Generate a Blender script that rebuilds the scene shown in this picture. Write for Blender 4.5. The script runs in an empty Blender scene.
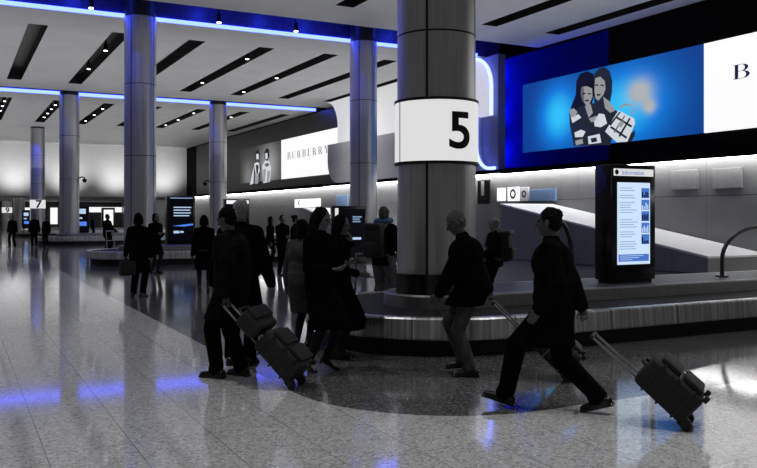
import bpy, bmesh, math, random
from mathutils import Vector, Matrix
random.seed(7)
C = bpy.context.scene.collection
PI = math.pi
# ------------------------------------------------------------------ camera frame
EYE, FOC, HOR, CX = 1.62, 808.0, 215.0, 378.5
SA, CA = .465, .885
_n = math.hypot(SA, CA); SA /= _n; CA /= _n
def W(lat, dep, z=0.0): return Vector((CA*lat+SA*dep, -SA*lat+CA*dep, z))
def P(x, dep, z=0.0): return W((x-CX)/FOC*dep, dep, z)
def onX(x, y, X):                       # point of the vertical plane X=const
    r = (x-CX)/FOC; dep = X/(CA*r+SA)
    return Vector((X, dep*(CA-SA*r), EYE+(HOR-y)*dep/FOC))
def yaw(vlat, vdep):                    # rotation that turns local +Y to this heading
    v = W(vlat, vdep); return math.atan2(-v.x, v.y)
# ------------------------------------------------------------------ materials
def newmat(name):
    m = bpy.data.materials.new(name); m.use_nodes = True
    nt = m.node_tree; b = nt.nodes['Principled BSDF']
    return m, nt, b
def G(v): return (v, v, v, 1)
def mat(name, col, rough=.5, metal=0.0, var=.25, scale=8.0, bump=0.0, bscale=60.0, spec=.5):
    m, nt, b = newmat(name)
    col = G(col) if isinstance(col, (int, float)) else (*col, 1)
    tc = nt.nodes.new('ShaderNodeTexCoord'); n = nt.nodes.new('ShaderNodeTexNoise')
    n.inputs['Scale'].default_value = scale; n.inputs['Detail'].default_value = 3
    nt.links.new(tc.outputs['Object'], n.inputs['Vector'])
    r = nt.nodes.new('ShaderNodeValToRGB')
    r.color_ramp.elements[0].position = .3; r.color_ramp.elements[1].position = .7
    r.color_ramp.elements[0].color = tuple(c*(1-var) for c in col[:3])+(1,)
    r.color_ramp.elements[1].color = tuple(min(1, c*(1+var)) for c in col[:3])+(1,)
    nt.links.new(n.outputs['Fac'], r.inputs['Fac']); nt.links.new(r.outputs['Color'], b.inputs['Base Color'])
    b.inputs['Roughness'].default_value = rough; b.inputs['Metallic'].default_value = metal
    b.inputs['Specular IOR Level'].default_value = spec
    if bump:
        n2 = nt.nodes.new('ShaderNodeTexNoise'); n2.inputs['Scale'].default_value = bscale
        nt.links.new(tc.outputs['Object'], n2.inputs['Vector'])
        bp = nt.nodes.new('ShaderNodeBump'); bp.inputs['Strength'].default_value = bump; bp.inputs['Distance'].default_value = .02
        nt.links.new(n2.outputs['Fac'], bp.inputs['Height']); nt.links.new(bp.outputs['Normal'], b.inputs['Normal'])
    return m
def emit(name, col, strength=1.0, base=.0):
    m, nt, b = newmat(name)
    col = G(col) if isinstance(col, (int, float)) else (*col, 1)
    b.inputs['Base Color'].default_value = G(base); b.inputs['Roughness'].default_value = .5; b.inputs['Specular IOR Level'].default_value = .15
    b.inputs['Emission Color'].default_value = col; b.inputs['Emission Strength'].default_value = strength
    return m
def mathn(nt, op, a, b=None, c=None):
    n = nt.nodes.new('ShaderNodeMath'); n.operation = op
    for i, v in enumerate((a, b, c)):
        if v is None: continue
        if isinstance(v, (int, float)): n.inputs[i].default_value = v
        else: nt.links.new(v, n.inputs[i])
    return n.outputs[0]
def mixc(nt, fac, a, b):
    n = nt.nodes.new('ShaderNodeMix'); n.data_type = 'RGBA'
    nt.links.new(fac, n.inputs['Factor'])
    for k, v in ((6, a), (7, b)):
        if isinstance(v, tuple): n.inputs[k].default_value = v
        else: nt.links.new(v, n.inputs[k])
    return n.outputs[2]
def terrazzo(name, base, lo, hi, rough, line):
    m, nt, b = newmat(name)
    geo = nt.nodes.new('ShaderNodeNewGeometry'); sep = nt.nodes.new('ShaderNodeSeparateXYZ')
    nt.links.new(geo.outputs['Position'], sep.inputs[0])
    vo = nt.nodes.new('ShaderNodeTexVoronoi'); vo.inputs['Scale'].default_value = 58
    nt.links.new(geo.outputs['Position'], vo.inputs['Vector'])
    sc = nt.nodes.new('ShaderNodeSeparateColor'); nt.links.new(vo.outputs['Color'], sc.inputs[0])
    ra = nt.nodes.new('ShaderNodeValToRGB'); ra.color_ramp.interpolation = 'CONSTANT'
    e = ra.color_ramp.elements; e[0].color = G(lo); e[1].position = .16; e[1].color = G(base)
    x = e.new(.55); x.color = G(base*1.12); x = e.new(.84); x.color = G(hi)
    nt.links.new(sc.outputs[0], ra.inputs['Fac'])
    no = nt.nodes.new('ShaderNodeTexNoise'); no.inputs['Scale'].default_value = .35; no.inputs['Detail'].default_value = 4
    nt.links.new(geo.outputs['Position'], no.inputs['Vector'])
    def grid(out, off, per):
        f = mathn(nt, 'FRACT', mathn(nt, 'DIVIDE', mathn(nt, 'SUBTRACT', out, off), per))
        d = mathn(nt, 'ABSOLUTE', mathn(nt, 'SUBTRACT', f, .5))
        return mathn(nt, 'GREATER_THAN', d, .5-.0035/per)
    ln = mathn(nt, 'MAXIMUM', grid(sep.outputs[0], .55-57, .57), grid(sep.outputs[1], .2-57, 1.14))
    col = mixc(nt, mathn(nt, 'MULTIPLY', ln, line), ra.outputs['Color'], G(base*.25))
    nt.links.new(col, b.inputs['Base Color'])
    rr = mathn(nt, 'MULTIPLY_ADD', no.outputs['Fac'], .03, rough-.015)
    nt.links.new(rr, b.inputs['Roughness'])
    b.inputs['IOR'].default_value = 1.5
    return m
def brushed(name, base, rough, seams=None, metal=1.0, con=.15):
    """steel; seams = spacing of joints along UV u (metres)"""
    m, nt, b = newmat(name)
    tc = nt.nodes.new('ShaderNodeTexCoord')
    mp = nt.nodes.new('ShaderNodeMapping'); mp.inputs['Scale'].default_value = (9, .25, 1)
    nt.links.new(tc.outputs['UV'], mp.inputs['Vector'])
    n = nt.nodes.new('ShaderNodeTexNoise'); n.inputs['Scale'].default_value = 2.2; n.inputs['Detail'].default_value = 5
    nt.links.new(mp.outputs[0], n.inputs['Vector'])
    r = nt.nodes.new('ShaderNodeValToRGB')
    r.color_ramp.elements[0].position = .3; r.color_ramp.elements[1].position = .72
    r.color_ramp.elements[0].color = G(base*(1-con)); r.color_ramp.elements[1].color = G(min(1, base*(1+con)))
    nt.links.new(n.outputs['Fac'], r.inputs['Fac'])
    out = r.outputs['Color']
    if seams:
        sp = nt.nodes.new('ShaderNodeSeparateXYZ'); nt.links.new(tc.outputs['UV'], sp.inputs[0])
        f = mathn(nt, 'FRACT', mathn(nt, 'DIVIDE', sp.outputs[0], seams))
        out = mixc(nt, mathn(nt, 'LESS_THAN', f, .012/seams), out, G(.02))
    nt.links.new(out, b.inputs['Base Color'])
    b.inputs['Metallic'].default_value = metal
    nt.links.new(mathn(nt, 'MULTIPLY_ADD', n.outputs['Fac'], .2, rough-.1), b.inputs['Roughness'])
    return m
def slatted(name, a, bcol, per):
    m, nt, b = newmat(name)
    tc = nt.nodes.new('ShaderNodeTexCoord'); sp = nt.nodes.new('ShaderNodeSeparateXYZ'); nt.links.new(tc.outputs['UV'], sp.inputs[0])
    f = mathn(nt, 'FRACT', mathn(nt, 'DIVIDE', sp.outputs[0], per))
    nt.links.new(mixc(nt, f, G(a), G(bcol)), b.inputs['Base Color'])
    b.inputs['Roughness'].default_value = .7; b.inputs['Specular IOR Level'].default_value = .2
    return m
def panelled(name, base, rough, pw, ph, metal=.0, line=.3):
    """wall panels with joints, by world Y and Z"""
    m, nt, b = newmat(name)
    geo = nt.nodes.new('ShaderNodeNewGeometry'); sp = nt.nodes.new('ShaderNodeSeparateXYZ'); nt.links.new(geo.outputs['Position'], sp.inputs[0])
    def grid(o, per, off=0, w=.012):
        f = mathn(nt, 'FRACT', mathn(nt, 'DIVIDE', mathn(nt, 'ADD', o, 100*per-off), per))
        return mathn(nt, 'LESS_THAN', f, w/per)
    ln = mathn(nt, 'MAXIMUM', grid(sp.outputs[1], pw), grid(sp.outputs[2], ph, 0, .03))
    no = nt.nodes.new('ShaderNodeTexNoise'); no.inputs['Scale'].default_value = 1.3; nt.links.new(geo.outputs['Position'], no.inputs['Vector'])
    c0 = mixc(nt, no.outputs['Fac'], G(base*.85), G(base*1.15))
    nt.links.new(mixc(nt, ln, c0, G(base*line)), b.inputs['Base Color'])
    b.inputs['Roughness'].default_value = rough; b.inputs['Metallic'].default_value = metal
    return m
M = {}
M['floor'] = terrazzo('light_terrazzo', .56, .38, .78, .07, .75)
M['floor_dark'] = terrazzo('dark_terrazzo', .11, .05, .24, .10, .4)
M['ceiling'] = mat('ceiling_panel', .62, .6, var=.06, scale=.6)
M['black'] = mat('black_paint', .008, .45, var=.2)
M['trough'] = mat('trough_blue_glow', (.03, .035, .16), .35, var=.3)  # blue strip light on the dark trough walls, put into the colour
M['recess'] = mat('recess_black', .002, .8, spec=.05, var=.2, scale=1)
M['recess_glow'] = mat('recess_end_blue_glow', (.002, .005, .18), .95, spec=.02, var=.25, scale=.8)  # blue light falling on the black recess end, put into the colour
M['notice'] = mat('notice_grey', .2, .5, var=.08)
M['end_strip'] = mat('recess_end_strip', (.16, .17, .24), .5, var=.1)
M['recess_grey'] = panelled('recess_dark_grey', .018, .5, 2.4, 1.2)
M['pillar'] = brushed('pillar_steel', .55, .36, None, .72)
M['band'] = brushed('carousel_steel', .62, .36, 1.15, .9, .5)
M['inner'] = brushed('inner_steel', .3, .4)
M['belt'] = slatted('belt_rubber', .008, .035, .28)
M['island'] = mat('island_top', .07, .5, var=.15, scale=3)
M['skirt'] = mat('skirt_black', .006, .5)
M['wall_low'] = panelled('wall_steel_panel', .16, .33, 2.9, 2.2)
M['wall_white'] = mat('wall_white', .7, .6, var=.04, scale=.5)
M['wall_grey'] = mat('wall_grey_panel', .5, .45, var=.06, scale=.4)
M['wall_back'] = mat('wall_back_fabric', .6, .7, var=.04, scale=.3)
M['chute'] = mat('chute_cover', .72, .4, var=.04, scale=.5)
M['chute_side'] = panelled('chute_side_panel', .22, .36, 2.35, 9.0)
M['led'] = emit('blue_led', (.055, .085, 1.0), 9.5)
M['neon'] = emit('neon_blue_white', (.17, .22, 1.0), 4.6)
M['cove'] = emit('cove_white', 1.0, 13.0)
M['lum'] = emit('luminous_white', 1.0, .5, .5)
M['white_lit'] = emit('lit_white', 1.0, .95, .3)
M['sign_lit'] = emit('lit_sign', 1.0, .68, .5)
M['spot_lit'] = emit('spot_white', 1.0, 5.0)
M['blue_text'] = emit('screen_blue', (.08, .2, .8), 1.1)
M['pale_text'] = emit('screen_pale', (.55, .72, 1.0), .85)
M['paleblue'] = emit('screen_paleblue', (.62, .78, 1.0), 1.0)
M['midblue'] = emit('screen_midblue', (.08, .22, .72), .8)
M['screen'] = emit('screen_dark', (.0008, .001, .003), 1.0, .003)
M['grey_text'] = emit('screen_grey', (.25, .36, .6), .9)
M['ink'] = mat('ink_black', .004, .5)
M['print_ink'] = emit('print_navy', (.006, .016, .04), 1.0)
M['gloss'] = mat('gloss_black', .006, .18, var=.1)
M['coat'] = mat('coat_black_wool', .003, .95, var=.4, scale=14, bump=.5, bscale=9, spec=.03)
M['coat2'] = mat('coat_dark_grey', .008, .9, var=.5, scale=10, bump=.6, bscale=10, spec=.05)
M['coat3'] = mat('coat_mid_grey', .055, .85, var=.3, scale=10, bump=.5, bscale=12, spec=.2)
M['trouser'] = mat('trouser_black', .003, .85, var=.3, bump=.4, bscale=14, spec=.03)
M['jeans'] = mat('trouser_grey_denim', .07, .8, var=.35, scale=16, bump=.5, bscale=16, spec=.2)
M['cords'] = mat('trouser_light_grey', .17, .8, var=.3, scale=16, bump=.5, bscale=16, spec=.2)
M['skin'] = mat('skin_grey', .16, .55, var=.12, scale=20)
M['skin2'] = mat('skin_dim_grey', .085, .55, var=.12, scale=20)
M['tights'] = mat('tights_black', .006, .7, var=.2)
M['shoe'] = mat('shoe_black', .006, .3, var=.2)
M['hair_dark'] = mat('hair_dark', .004, .8, var=.6, scale=40, bump=.8, bscale=70, spec=.1)
M['hair_grey'] = mat('hair_grey', .12, .8, var=.5, scale=40, bump=.8, bscale=70, spec=.1)
M['hair_white'] = mat('hair_white', .34, .8, var=.3, scale=40, bump=.8, bscale=70, spec=.1)
M['hair_blonde'] = mat('hair_blonde', .24, .8, var=.45, scale=45, bump=.8, bscale=70)
M['eye'] = mat('eye_dark', .004, .15)
M['case'] = mat('case_black_fabric', .004, .7, var=.3, scale=30, bump=.4, bscale=90)
M['case2'] = mat('case_charcoal', .013, .6, var=.3, scale=30, bump=.4, bscale=90)
M['case3'] = mat('case_grey', .10, .4, var=.3, scale=20)
M['tube'] = mat('tube_aluminium', .3, .3, 1.0, var=.1)
M['tube_dark'] = mat('tube_dark_steel', .09, .35, 1.0, var=.1)
M['scarf'] = mat('scarf_blue', (.05, .14, .3), .8)
M['rubber'] = mat('rubber_black', .008, .6)
# ------------------------------------------------------------------ mesh helpers
def obj(name, bm, m, parent=None, smooth=None, flip=False):
    me = bpy.data.meshes.new(name)
    bmesh.ops.recalc_face_normals(bm, faces=bm.faces[:])
    if flip:
        for f in bm.faces:
            if f.normal.z < 0: f.normal_flip()
    bm.to_mesh(me); bm.free()
    for x in (m if isinstance(m, (list, tuple)) else [m]): me.materials.append(x)
    o = bpy.data.objects.new(name, me); C.objects.link(o)
    if parent: o.parent = parent
    if smooth is not None:
        if smooth >= 180: me.shade_smooth()
        else:
            me.shade_smooth(); me.set_sharp_from_angle(angle=math.radians(smooth))
    return o
def tag(o, label, cat, group=None):
    o['label'] = label; o['category'] = cat
    if group: o['group'] = group
    return o
def thing(name, label, cat, loc=(0, 0, 0), rz=0, group=None):
    o = bpy.data.objects.new(name, None); C.objects.link(o); o.empty_display_size = .1
    o.location = loc; o.rotation_euler = (0, 0, rz)
    return tag(o, label, cat, group)
def struct(name, bm, m, smooth=None, flip=False):
    o = obj(name, bm, m, None, smooth, flip); o['kind'] = 'structure'; return o
def box(bm, x0, x1, y0, y1, z0, z1, bev=0, mi=0, mtx=None, seg=2):
    r = bmesh.ops.create_cube(bm, size=1)
    vs = r['verts']
    for v in vs:
        v.co = Vector(((x0+x1)/2+v.co.x*(x1-x0), (y0+y1)/2+v.co.y*(y1-y0), (z0+z1)/2+v.co.z*(z1-z0)))
    fs = set(f for v in vs for f in v.link_faces)
    if bev:
        es = list(set(e for v in vs for e in v.link_edges))
        r2 = bmesh.ops.bevel(bm, geom=es, offset=bev, segments=seg, profile=.5, affect='EDGES')
        vs = list(set(v for f in r2['faces'] for v in f.verts) | set(v for v in vs if v.is_valid))
        fs = set(f for v in vs for f in v.link_faces)
    for f in fs: f.material_index = mi
    if mtx is not None:
        for v in vs: v.co = mtx @ v.co
    return vs
def quad(bm, pts, mi=0):
    f = bm.faces.new([bm.verts.new(p) for p in pts]); f.material_index = mi; return f
def frame(d, up=None):
    d = d.normalized(); up = up or (Vector((0, 0, 1)) if abs(d.z) < .95 else Vector((0, 1, 0)))
    s = d.cross(up).normalized(); return s, s.cross(d).normalized(), d
def tube(bm, pts, r, seg=10, mi=0, cap=True):
    """round tube along a polyline; r number or list"""
    pts = [Vector(p) for p in pts]; n = len(pts)
    rs = r if isinstance(r, (list, tuple)) else [r]*n
    rings = []; ref = None
    for i, p in enumerate(pts):
        d = (pts[min(i+1, n-1)]-pts[max(i-1, 0)])
        s, u, _ = frame(d, ref); ref = u
        rings.append([bm.verts.new(p+rs[i]*(s*math.cos(2*PI*k/seg)+u*math.sin(2*PI*k/seg))) for k in range(seg)])
    for a, b in zip(rings, rings[1:]):
        for k in range(seg):
            f = bm.faces.new((a[k], a[(k+1) % seg], b[(k+1) % seg], b[k])); f.material_index = mi
    if cap:
        bm.faces.new(rings[0][::-1]).material_index = mi; bm.faces.new(rings[-1]).material_index = mi
def lathe(bm, prof, c=(0, 0), seg=48, mi=0, a0=0, a1=2*PI, uv=False):
    """prof = [(r,z)], swept about a vertical axis"""
    full = abs(a1-a0-2*PI) < 1e-6; n = seg if full else seg+1
    L = bm.loops.layers.uv.verify() if uv else None
    rings = [[bm.verts.new((c[0]+r*math.cos(a0+(a1-a0)*k/seg), c[1]+r*math.sin(a0+(a1-a0)*k/seg), z)) for k in range(n)] for r, z in prof]
    for i, (A, B) in enumerate(zip(rings, rings[1:])):
        for k in range(seg):
            k2 = (k+1) % n
            f = bm.faces.new((A[k], A[k2], B[k2], B[k])); f.material_index = mi
            if uv:
                u0, u1 = prof[i][0]*(a1-a0)*k/seg, prof[i][0]*(a1-a0)*(k+1)/seg
                for l, q in zip(f.loops, ((u0, prof[i][1]), (u1, prof[i][1]), (u1, prof[i+1][1]), (u0, prof[i+1][1]))): l[L].uv = q
    return rings
def capsule(bm, p0, r0, p1, r1, seg=12, n=3):
    p0, p1 = Vector(p0), Vector(p1); d = p1-p0
    if d.length < 1e-5: d = Vector((0, 0, 1e-4))
    s, u, d = frame(d)
    st = []
    for i in range(n): a = PI/2*(1-i/n); st.append((p0-d*r0*math.sin(a), r0*math.cos(a)+1e-4))
    st.append((p0, r0)); st.append((p1, r1))
    for i in range(1, n+1): a = PI/2*i/n; st.append((p1+d*r1*math.sin(a), r1*math.cos(a)+1e-4))
    rings = [[bm.verts.new(c+r*(s*math.cos(2*PI*k/seg)+u*math.sin(2*PI*k/seg))) for k in range(seg)] for c, r in st]
    for a, b in zip(rings, rings[1:]):
        for k in range(seg): bm.faces.new((a[k], a[(k+1) % seg], b[(k+1) % seg], b[k]))
    bm.faces.new(rings[0][::-1]); bm.faces.new(rings[-1])
def ell(bm, c, rad, R=None, seg=18):
    r = bmesh.ops.create_uvsphere(bm, u_segments=seg, v_segments=seg//2+2, radius=1)
    for v in r['verts']:
        q = Vector((v.co.x*rad[0], v.co.y*rad[1], v.co.z*rad[2]))
        v.co = Vector(c)+((R @ q) if R is not None else q)
def loft(bm, rings):
    """closed solid through rings of points"""
    R = [[bm.verts.new(p) for p in r] for r in rings]; n = len(R[0])
    for a, b in zip(R, R[1:]):
        for k in range(n): bm.faces.new((a[k], a[(k+1) % n], b[(k+1) % n], b[k]))
    bm.faces.new(R[0][::-1]); bm.faces.new(R[-1])
def remesh(name, bm, m, parent, vox, smooth=0):
    """fuse overlapping solids into one continuous skin"""
    bmesh.ops.recalc_face_normals(bm, faces=bm.faces[:])
    me = bpy.data.meshes.new('t'); bm.to_mesh(me); bm.free()
    t = bpy.data.objects.new('t', me); C.objects.link(t)
    r = t.modifiers.new('r', 'REMESH'); r.mode = 'VOXEL'; r.voxel_size = vox; r.use_smooth_shade = True
    if smooth:
        q = t.modifiers.new('s', 'SMOOTH'); q.factor = .5; q.iterations = smooth
    dg = bpy.context.evaluated_depsgraph_get(); dg.update()
    out = bpy.data.meshes.new_from_object(t.evaluated_get(dg)); out.name = name
    bpy.data.objects.remove(t); bpy.data.meshes.remove(me)
    out.materials.clear(); out.materials.append(m); out.shade_smooth()
    o = bpy.data.objects.new(name, out); C.objects.link(o)
    if parent: o.parent = parent
    return o
def text_mesh(s, size, bold=.0, depth=.004):
    cu = bpy.data.curves.new('t', 'FONT'); cu.body = s; cu.size = size; cu.offset = bold; cu.extrude = depth
    cu.align_x = 'CENTER'; cu.align_y = 'CENTER'
    t = bpy.data.objects.new('t', cu); C.objects.link(t)
    dg = bpy.context.evaluated_depsgraph_get(); dg.update()
    me = bpy.data.meshes.new_from_object(t.evaluated_get(dg))
    bpy.data.objects.remove(t); bpy.data.curves.remove(cu)
    bm = bmesh.new(); bm.from_mesh(me); bpy.data.meshes.remove(me)
    return bm
# ------------------------------------------------------------------ setting
CZ = 8.38                                   # ceiling height
XL, XR, XB = -14.0, 19.8, 21.0              # left limit, wall face, back of the recess
YN, YBK, YF = -8.0, 82.0, 116.0
# floor: light terrazzo with a dark field round the carousels (rounded corner)
bm = bmesh.new()
arc = [(4.3-1.55*math.cos(a), 6.85-1.55*math.sin(a)) for a in [PI/2*k/14 for k in range(15)]]   # from (2.75,6.85) to (4.3,5.3)
def fq(x0, y0, x1, y1, ya, yb, mi): quad(bm, [(x0, y0, 0), (x1, y1, 0), (x1, yb, 0), (x0, ya, 0)], mi)
fq(XL, YN, 2.75, YN, YF, YF, 0); fq(4.3, YN, 21.8, YN, 5.3, 5.3, 0); fq(4.3, 5.3, 21.8, 5.3, YF, YF, 1)
for (xa, ya), (xb, yb) in zip(arc, arc[1:]): fq(xa, YN, xb, YN, ya, yb, 0); fq(xa, ya, xb, yb, YF, YF, 1)
bmesh.ops.remove_doubles(bm, verts=bm.verts[:], dist=1e-4)
fl = struct('floor', bm, [M['floor'], M['floor_dark']], flip=True)
# ceiling with sunk slots and two cross troughs
bm = bmesh.new()
slots_x = [2.65-2.85*k for k in range(5, 0, -1)] + [2.65+2.85*k for k in range(7)]
bays = [(YN, 25.9, 3.0, 23.7, .8), (28.5, 46.7, 31.0, 44.1, .8), (48.4, YBK, 51.0, 63.5, .8)]
SW = .33
def hole(bm, x0, x1, y0, y1, d, mi):
    for a, b in (((x0, y0), (x1, y0)), ((x1, y0), (x1, y1)), ((x1, y1), (x0, y1)), ((x0, y1), (x0, y0))):
        quad(bm, [(*a, CZ), (*b, CZ), (*b, CZ+d), (*a, CZ+d)], mi)
    quad(bm, [(x0, y0, CZ+d), (x1, y0, CZ+d), (x1, y1, CZ+d), (x0, y1, CZ+d)], mi)
XC = 20.9
for y0, y1, s0, s1, d in bays:
    q = lambda a, b, c, e: quad(bm, [(a, c, CZ), (b, c, CZ), (b, e, CZ), (a, e, CZ)], 0)
    q(XL, XC, y0, s0); q(XL, XC, s1, y1)
    xs = XL
    for x in slots_x:
        q(xs, x-SW, s0, s1); hole(bm, x-SW, x+SW, s0, s1, .5, 1); xs = x+SW
    q(xs, XC, s0, s1)
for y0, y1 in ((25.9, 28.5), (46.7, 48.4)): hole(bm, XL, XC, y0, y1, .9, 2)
quad(bm, [(XC, YN, CZ), (XC, YBK, CZ), (XC, YBK, CZ+.9), (XC, YN, CZ+.9)], 1)
quad(bm, [(XL, YN, CZ+.95), (22.5, YN, CZ+.95), (22.5, YBK, CZ+.95), (XL, YBK, CZ+.95)], 1)
struct('ceiling', bm, [M['ceiling'], M['black'], M['trough']])
# far low ceiling
bm = bmesh.new()
quad(bm, [(XL, YBK, 3.4), (XB+.8, YBK, 3.4), (XB+.8, YF, 3.4), (XL, YF, 3.4)], 0)
for k in range(7):
    x = -4+3.6*k
    quad(bm, [(x, YBK+2, 3.39), (x+.8, YBK+2, 3.39), (x+.8, YF-5, 3.39), (x, YF-5, 3.39)], 1)
struct('ceiling', bm, [M['ceiling'], M['black']])
bm = bmesh.new(); box(bm, XL, XB+.8, YBK, YBK+.3, 3.4, CZ+.9); struct('wall_back', bm, M['wall_back'])
bm = bmesh.new(); box(bm, XL, XB+.8, YF, YF+.3, 0, 3.6); struct('wall_far', bm, M['wall_low'])
# right wall: lower panels, cove, soffit, recess, pier between the recesses
bm = bmesh.new(); box(bm, 20.6, 20.8, YN, YF, 0, 3.36); struct('wall_right', bm, M['wall_low'])
bm = bmesh.new(); box(bm, XB, XB+.2, 2.0, YBK, 3.4, CZ+.95); struct('wall_right_recess', bm, M['recess'])
bm = bmesh.new(); box(bm, XR, XB, 2.0, YBK, 3.36, 3.48); struct('trim_1', bm, M['recess'])        # soffit of the recess
bm = bmesh.new(); box(bm, 20.2, 20.56, 2.0, YBK, 3.31, 3.358); struct('trim_2', bm, M['cove'])     # light cove
bm = bmesh.new(); box(bm, XR-.02, XR+.1, 2.0, 27.0, 3.3, 3.5); box(bm, XR-.02, XR+.1, 45.0, YBK, 3.3, 3.5); struct('trim_3', bm, M['recess'])
# pier: white luminous upper half and grey lower half with rounded corners
def arcp(cy, cz, r, a0, a1, n=8): return [(cy+r*math.cos(a0+(a1-a0)*k/n), cz+r*math.sin(a0+(a1-a0)*k/n)) for k in range(n+1)]
def pier(name, pts, m, x0, x1):
    bm = bmesh.new()
    a = [bm.verts.new((x0, y, z)) for y, z in pts]; b = [bm.verts.new((x1, y, z)) for y, z in pts]
    bm.faces.new(a); bm.faces.new(b[::-1])
    n = len(pts)
    for k in range(n): bm.faces.new((a[k], a[(k+1) % n], b[(k+1) % n], b[k]))
    return struct(name, bm, m)
YA, YB_, ZS = 27.6, 42.8, 5.78
up = [(YA, ZS)] + arcp(YA+1.3, 8.34-1.3, 1.3, PI, PI/2) + [(YB_+1.6, 8.34)] + arcp(YB_+1.6, 8.34-1.6, 1.6, PI/2, PI)[1:] + [(YB_, ZS)]
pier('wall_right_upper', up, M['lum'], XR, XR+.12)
lowr = [(28.45, ZS)] + arcp(28.45-.95, 3.5+.95, .95, 0, -PI/2)[0:] + [(43.9-1.3, 3.5)] + arcp(43.9-1.3, 3.5+1.3, 1.3, -PI/2, 0)[1:] + [(43.9, ZS)]
pier('wall_right_lower', lowr, M['wall_grey'], XR-.15, XR+.12)
# grey strip behind the neon, at the end of the right recess
bm = bmesh.new(); box(bm, XR+.14, XR+.5, 27.3, 28.6, 3.5, 8.3); struct('trim_4', bm, M['end_strip'])
bm = bmesh.new(); box(bm, XB-.06, XB-.005, 22.0, 29.6, 3.5, 8.3); struct('trim_5', bm, M['recess_glow'])  # slab that carries the painted blue glow of the recess end
# dark grey field of the left recess
bm = bmesh.new(); box(bm, XB-.06, XB-.005, 44.2, 78, 3.5, 8.3); struct('trim_6', bm, M['recess_grey'])
# neon lines
bm = bmesh.new()
tube(bm, [(XR-.04, y, z) for y, z in ([(YA+2.6, 8.30)] + arcp(YA+1.25, 8.3-1.3, 1.3, PI/2, PI) + [(YA-.05, ZS)])], .07)
tag(obj('neon_tube', bm, M['neon'], None, 180), 'blue white neon line curving over the top corner of the pale wall pier', 'light', 'neon lines on the wall pier')
bm = bmesh.new()
tube(bm, [(XR-.18, y, z) for y, z in ([(28.4, ZS)] + arcp(28.4-.95, 3.55+.95, .95, 0, -PI/2) + [(27.1, 3.55)])], .07)
tag(obj('neon_tube', bm, M['neon'], None, 180), 'blue white neon line below the step, sweeping out at its foot', 'light', 'neon lines on the wall pier')
# blue LED lines along the two ceiling troughs
for i, (y, l) in enumerate(((28.5, 'long blue light line on the edge of the near ceiling trough'), (48.4, 'blue light line on the edge of the far ceiling trough'))):
    bm = bmesh.new(); box(bm, XL, (19.7, 20.8)[i], y-.06, y-.004, CZ-.02, CZ+(.11, .16)[i]); tag(obj('light_strip', bm, M['led']), l, 'light', 'blue light lines')
# ------------------------------------------------------------------ spotlights
def spot(loc, label, group, s=.75):
    t = thing('spotlight', label, 'spotlight', loc, 0, group)
    bm = bmesh.new(); lathe(bm, [(.001, .55), (.03, .55), (.03, .3), (.1*s, .28), (.12*s, .0), (.1*s, 0)], seg=14); obj('housing', bm, M['gloss'], t, 40)
    bm = bmesh.new(); lathe(bm, [(.001, .02), (.1*s, .02), (.1*s, -.03), (.001, -.035)], seg=14); obj('lamp', bm, M['spot_lit'], t, 40)
for k, (x, tx) in enumerate(((91, 'leftmost'), (219, 'second from the left'), (296, 'third from the left'))):
    v = P(x, 808*(CZ-EYE-.15)/(HOR-(5, 22, 30)[k])*1.0, 0); v.y = 27.2
    r = (x-CX)/FOC; dep = 27.2/(CA-SA*r); v = P(x, dep, CZ-.12)
    spot(v, 'small black spotlight hanging under the near ceiling trough, %s' % tx, 'spotlights in the near trough')
sl = 0
for (sx, ys, bayname) in ((5.5, (34.5, 39.2), 'near'), (11.2, (33.5, 40.6), 'near'), (14.05, (37.5, 42.6), 'near'),
                          (2.65, (52.6, 55, 57.5, 60.5), 'far'), (5.5, (53, 55.2, 57.6, 60), 'far'), (8.35, (53.5, 57, 61), 'far'), (11.2, (52.5, 55, 57.5, 60.5), 'far'), (14.05, (53, 57.2, 61), 'far'), (16.9, (54, 58), 'far')):
    for j, y in enumerate(ys):
        n = ('first', 'second', 'third', 'fourth')[j]
        k = {2.65: 'leftmost', 5.5: 'second', 8.35: 'third', 11.2: 'fourth', 14.05: 'fifth', 16.9: 'sixth'}[sx]
        spot((sx, y, CZ-.02), '%s spotlight along the %s dark slot of the %s ceiling bay' % (n, k, bayname), 'spotlights in the ceiling slots')
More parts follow.
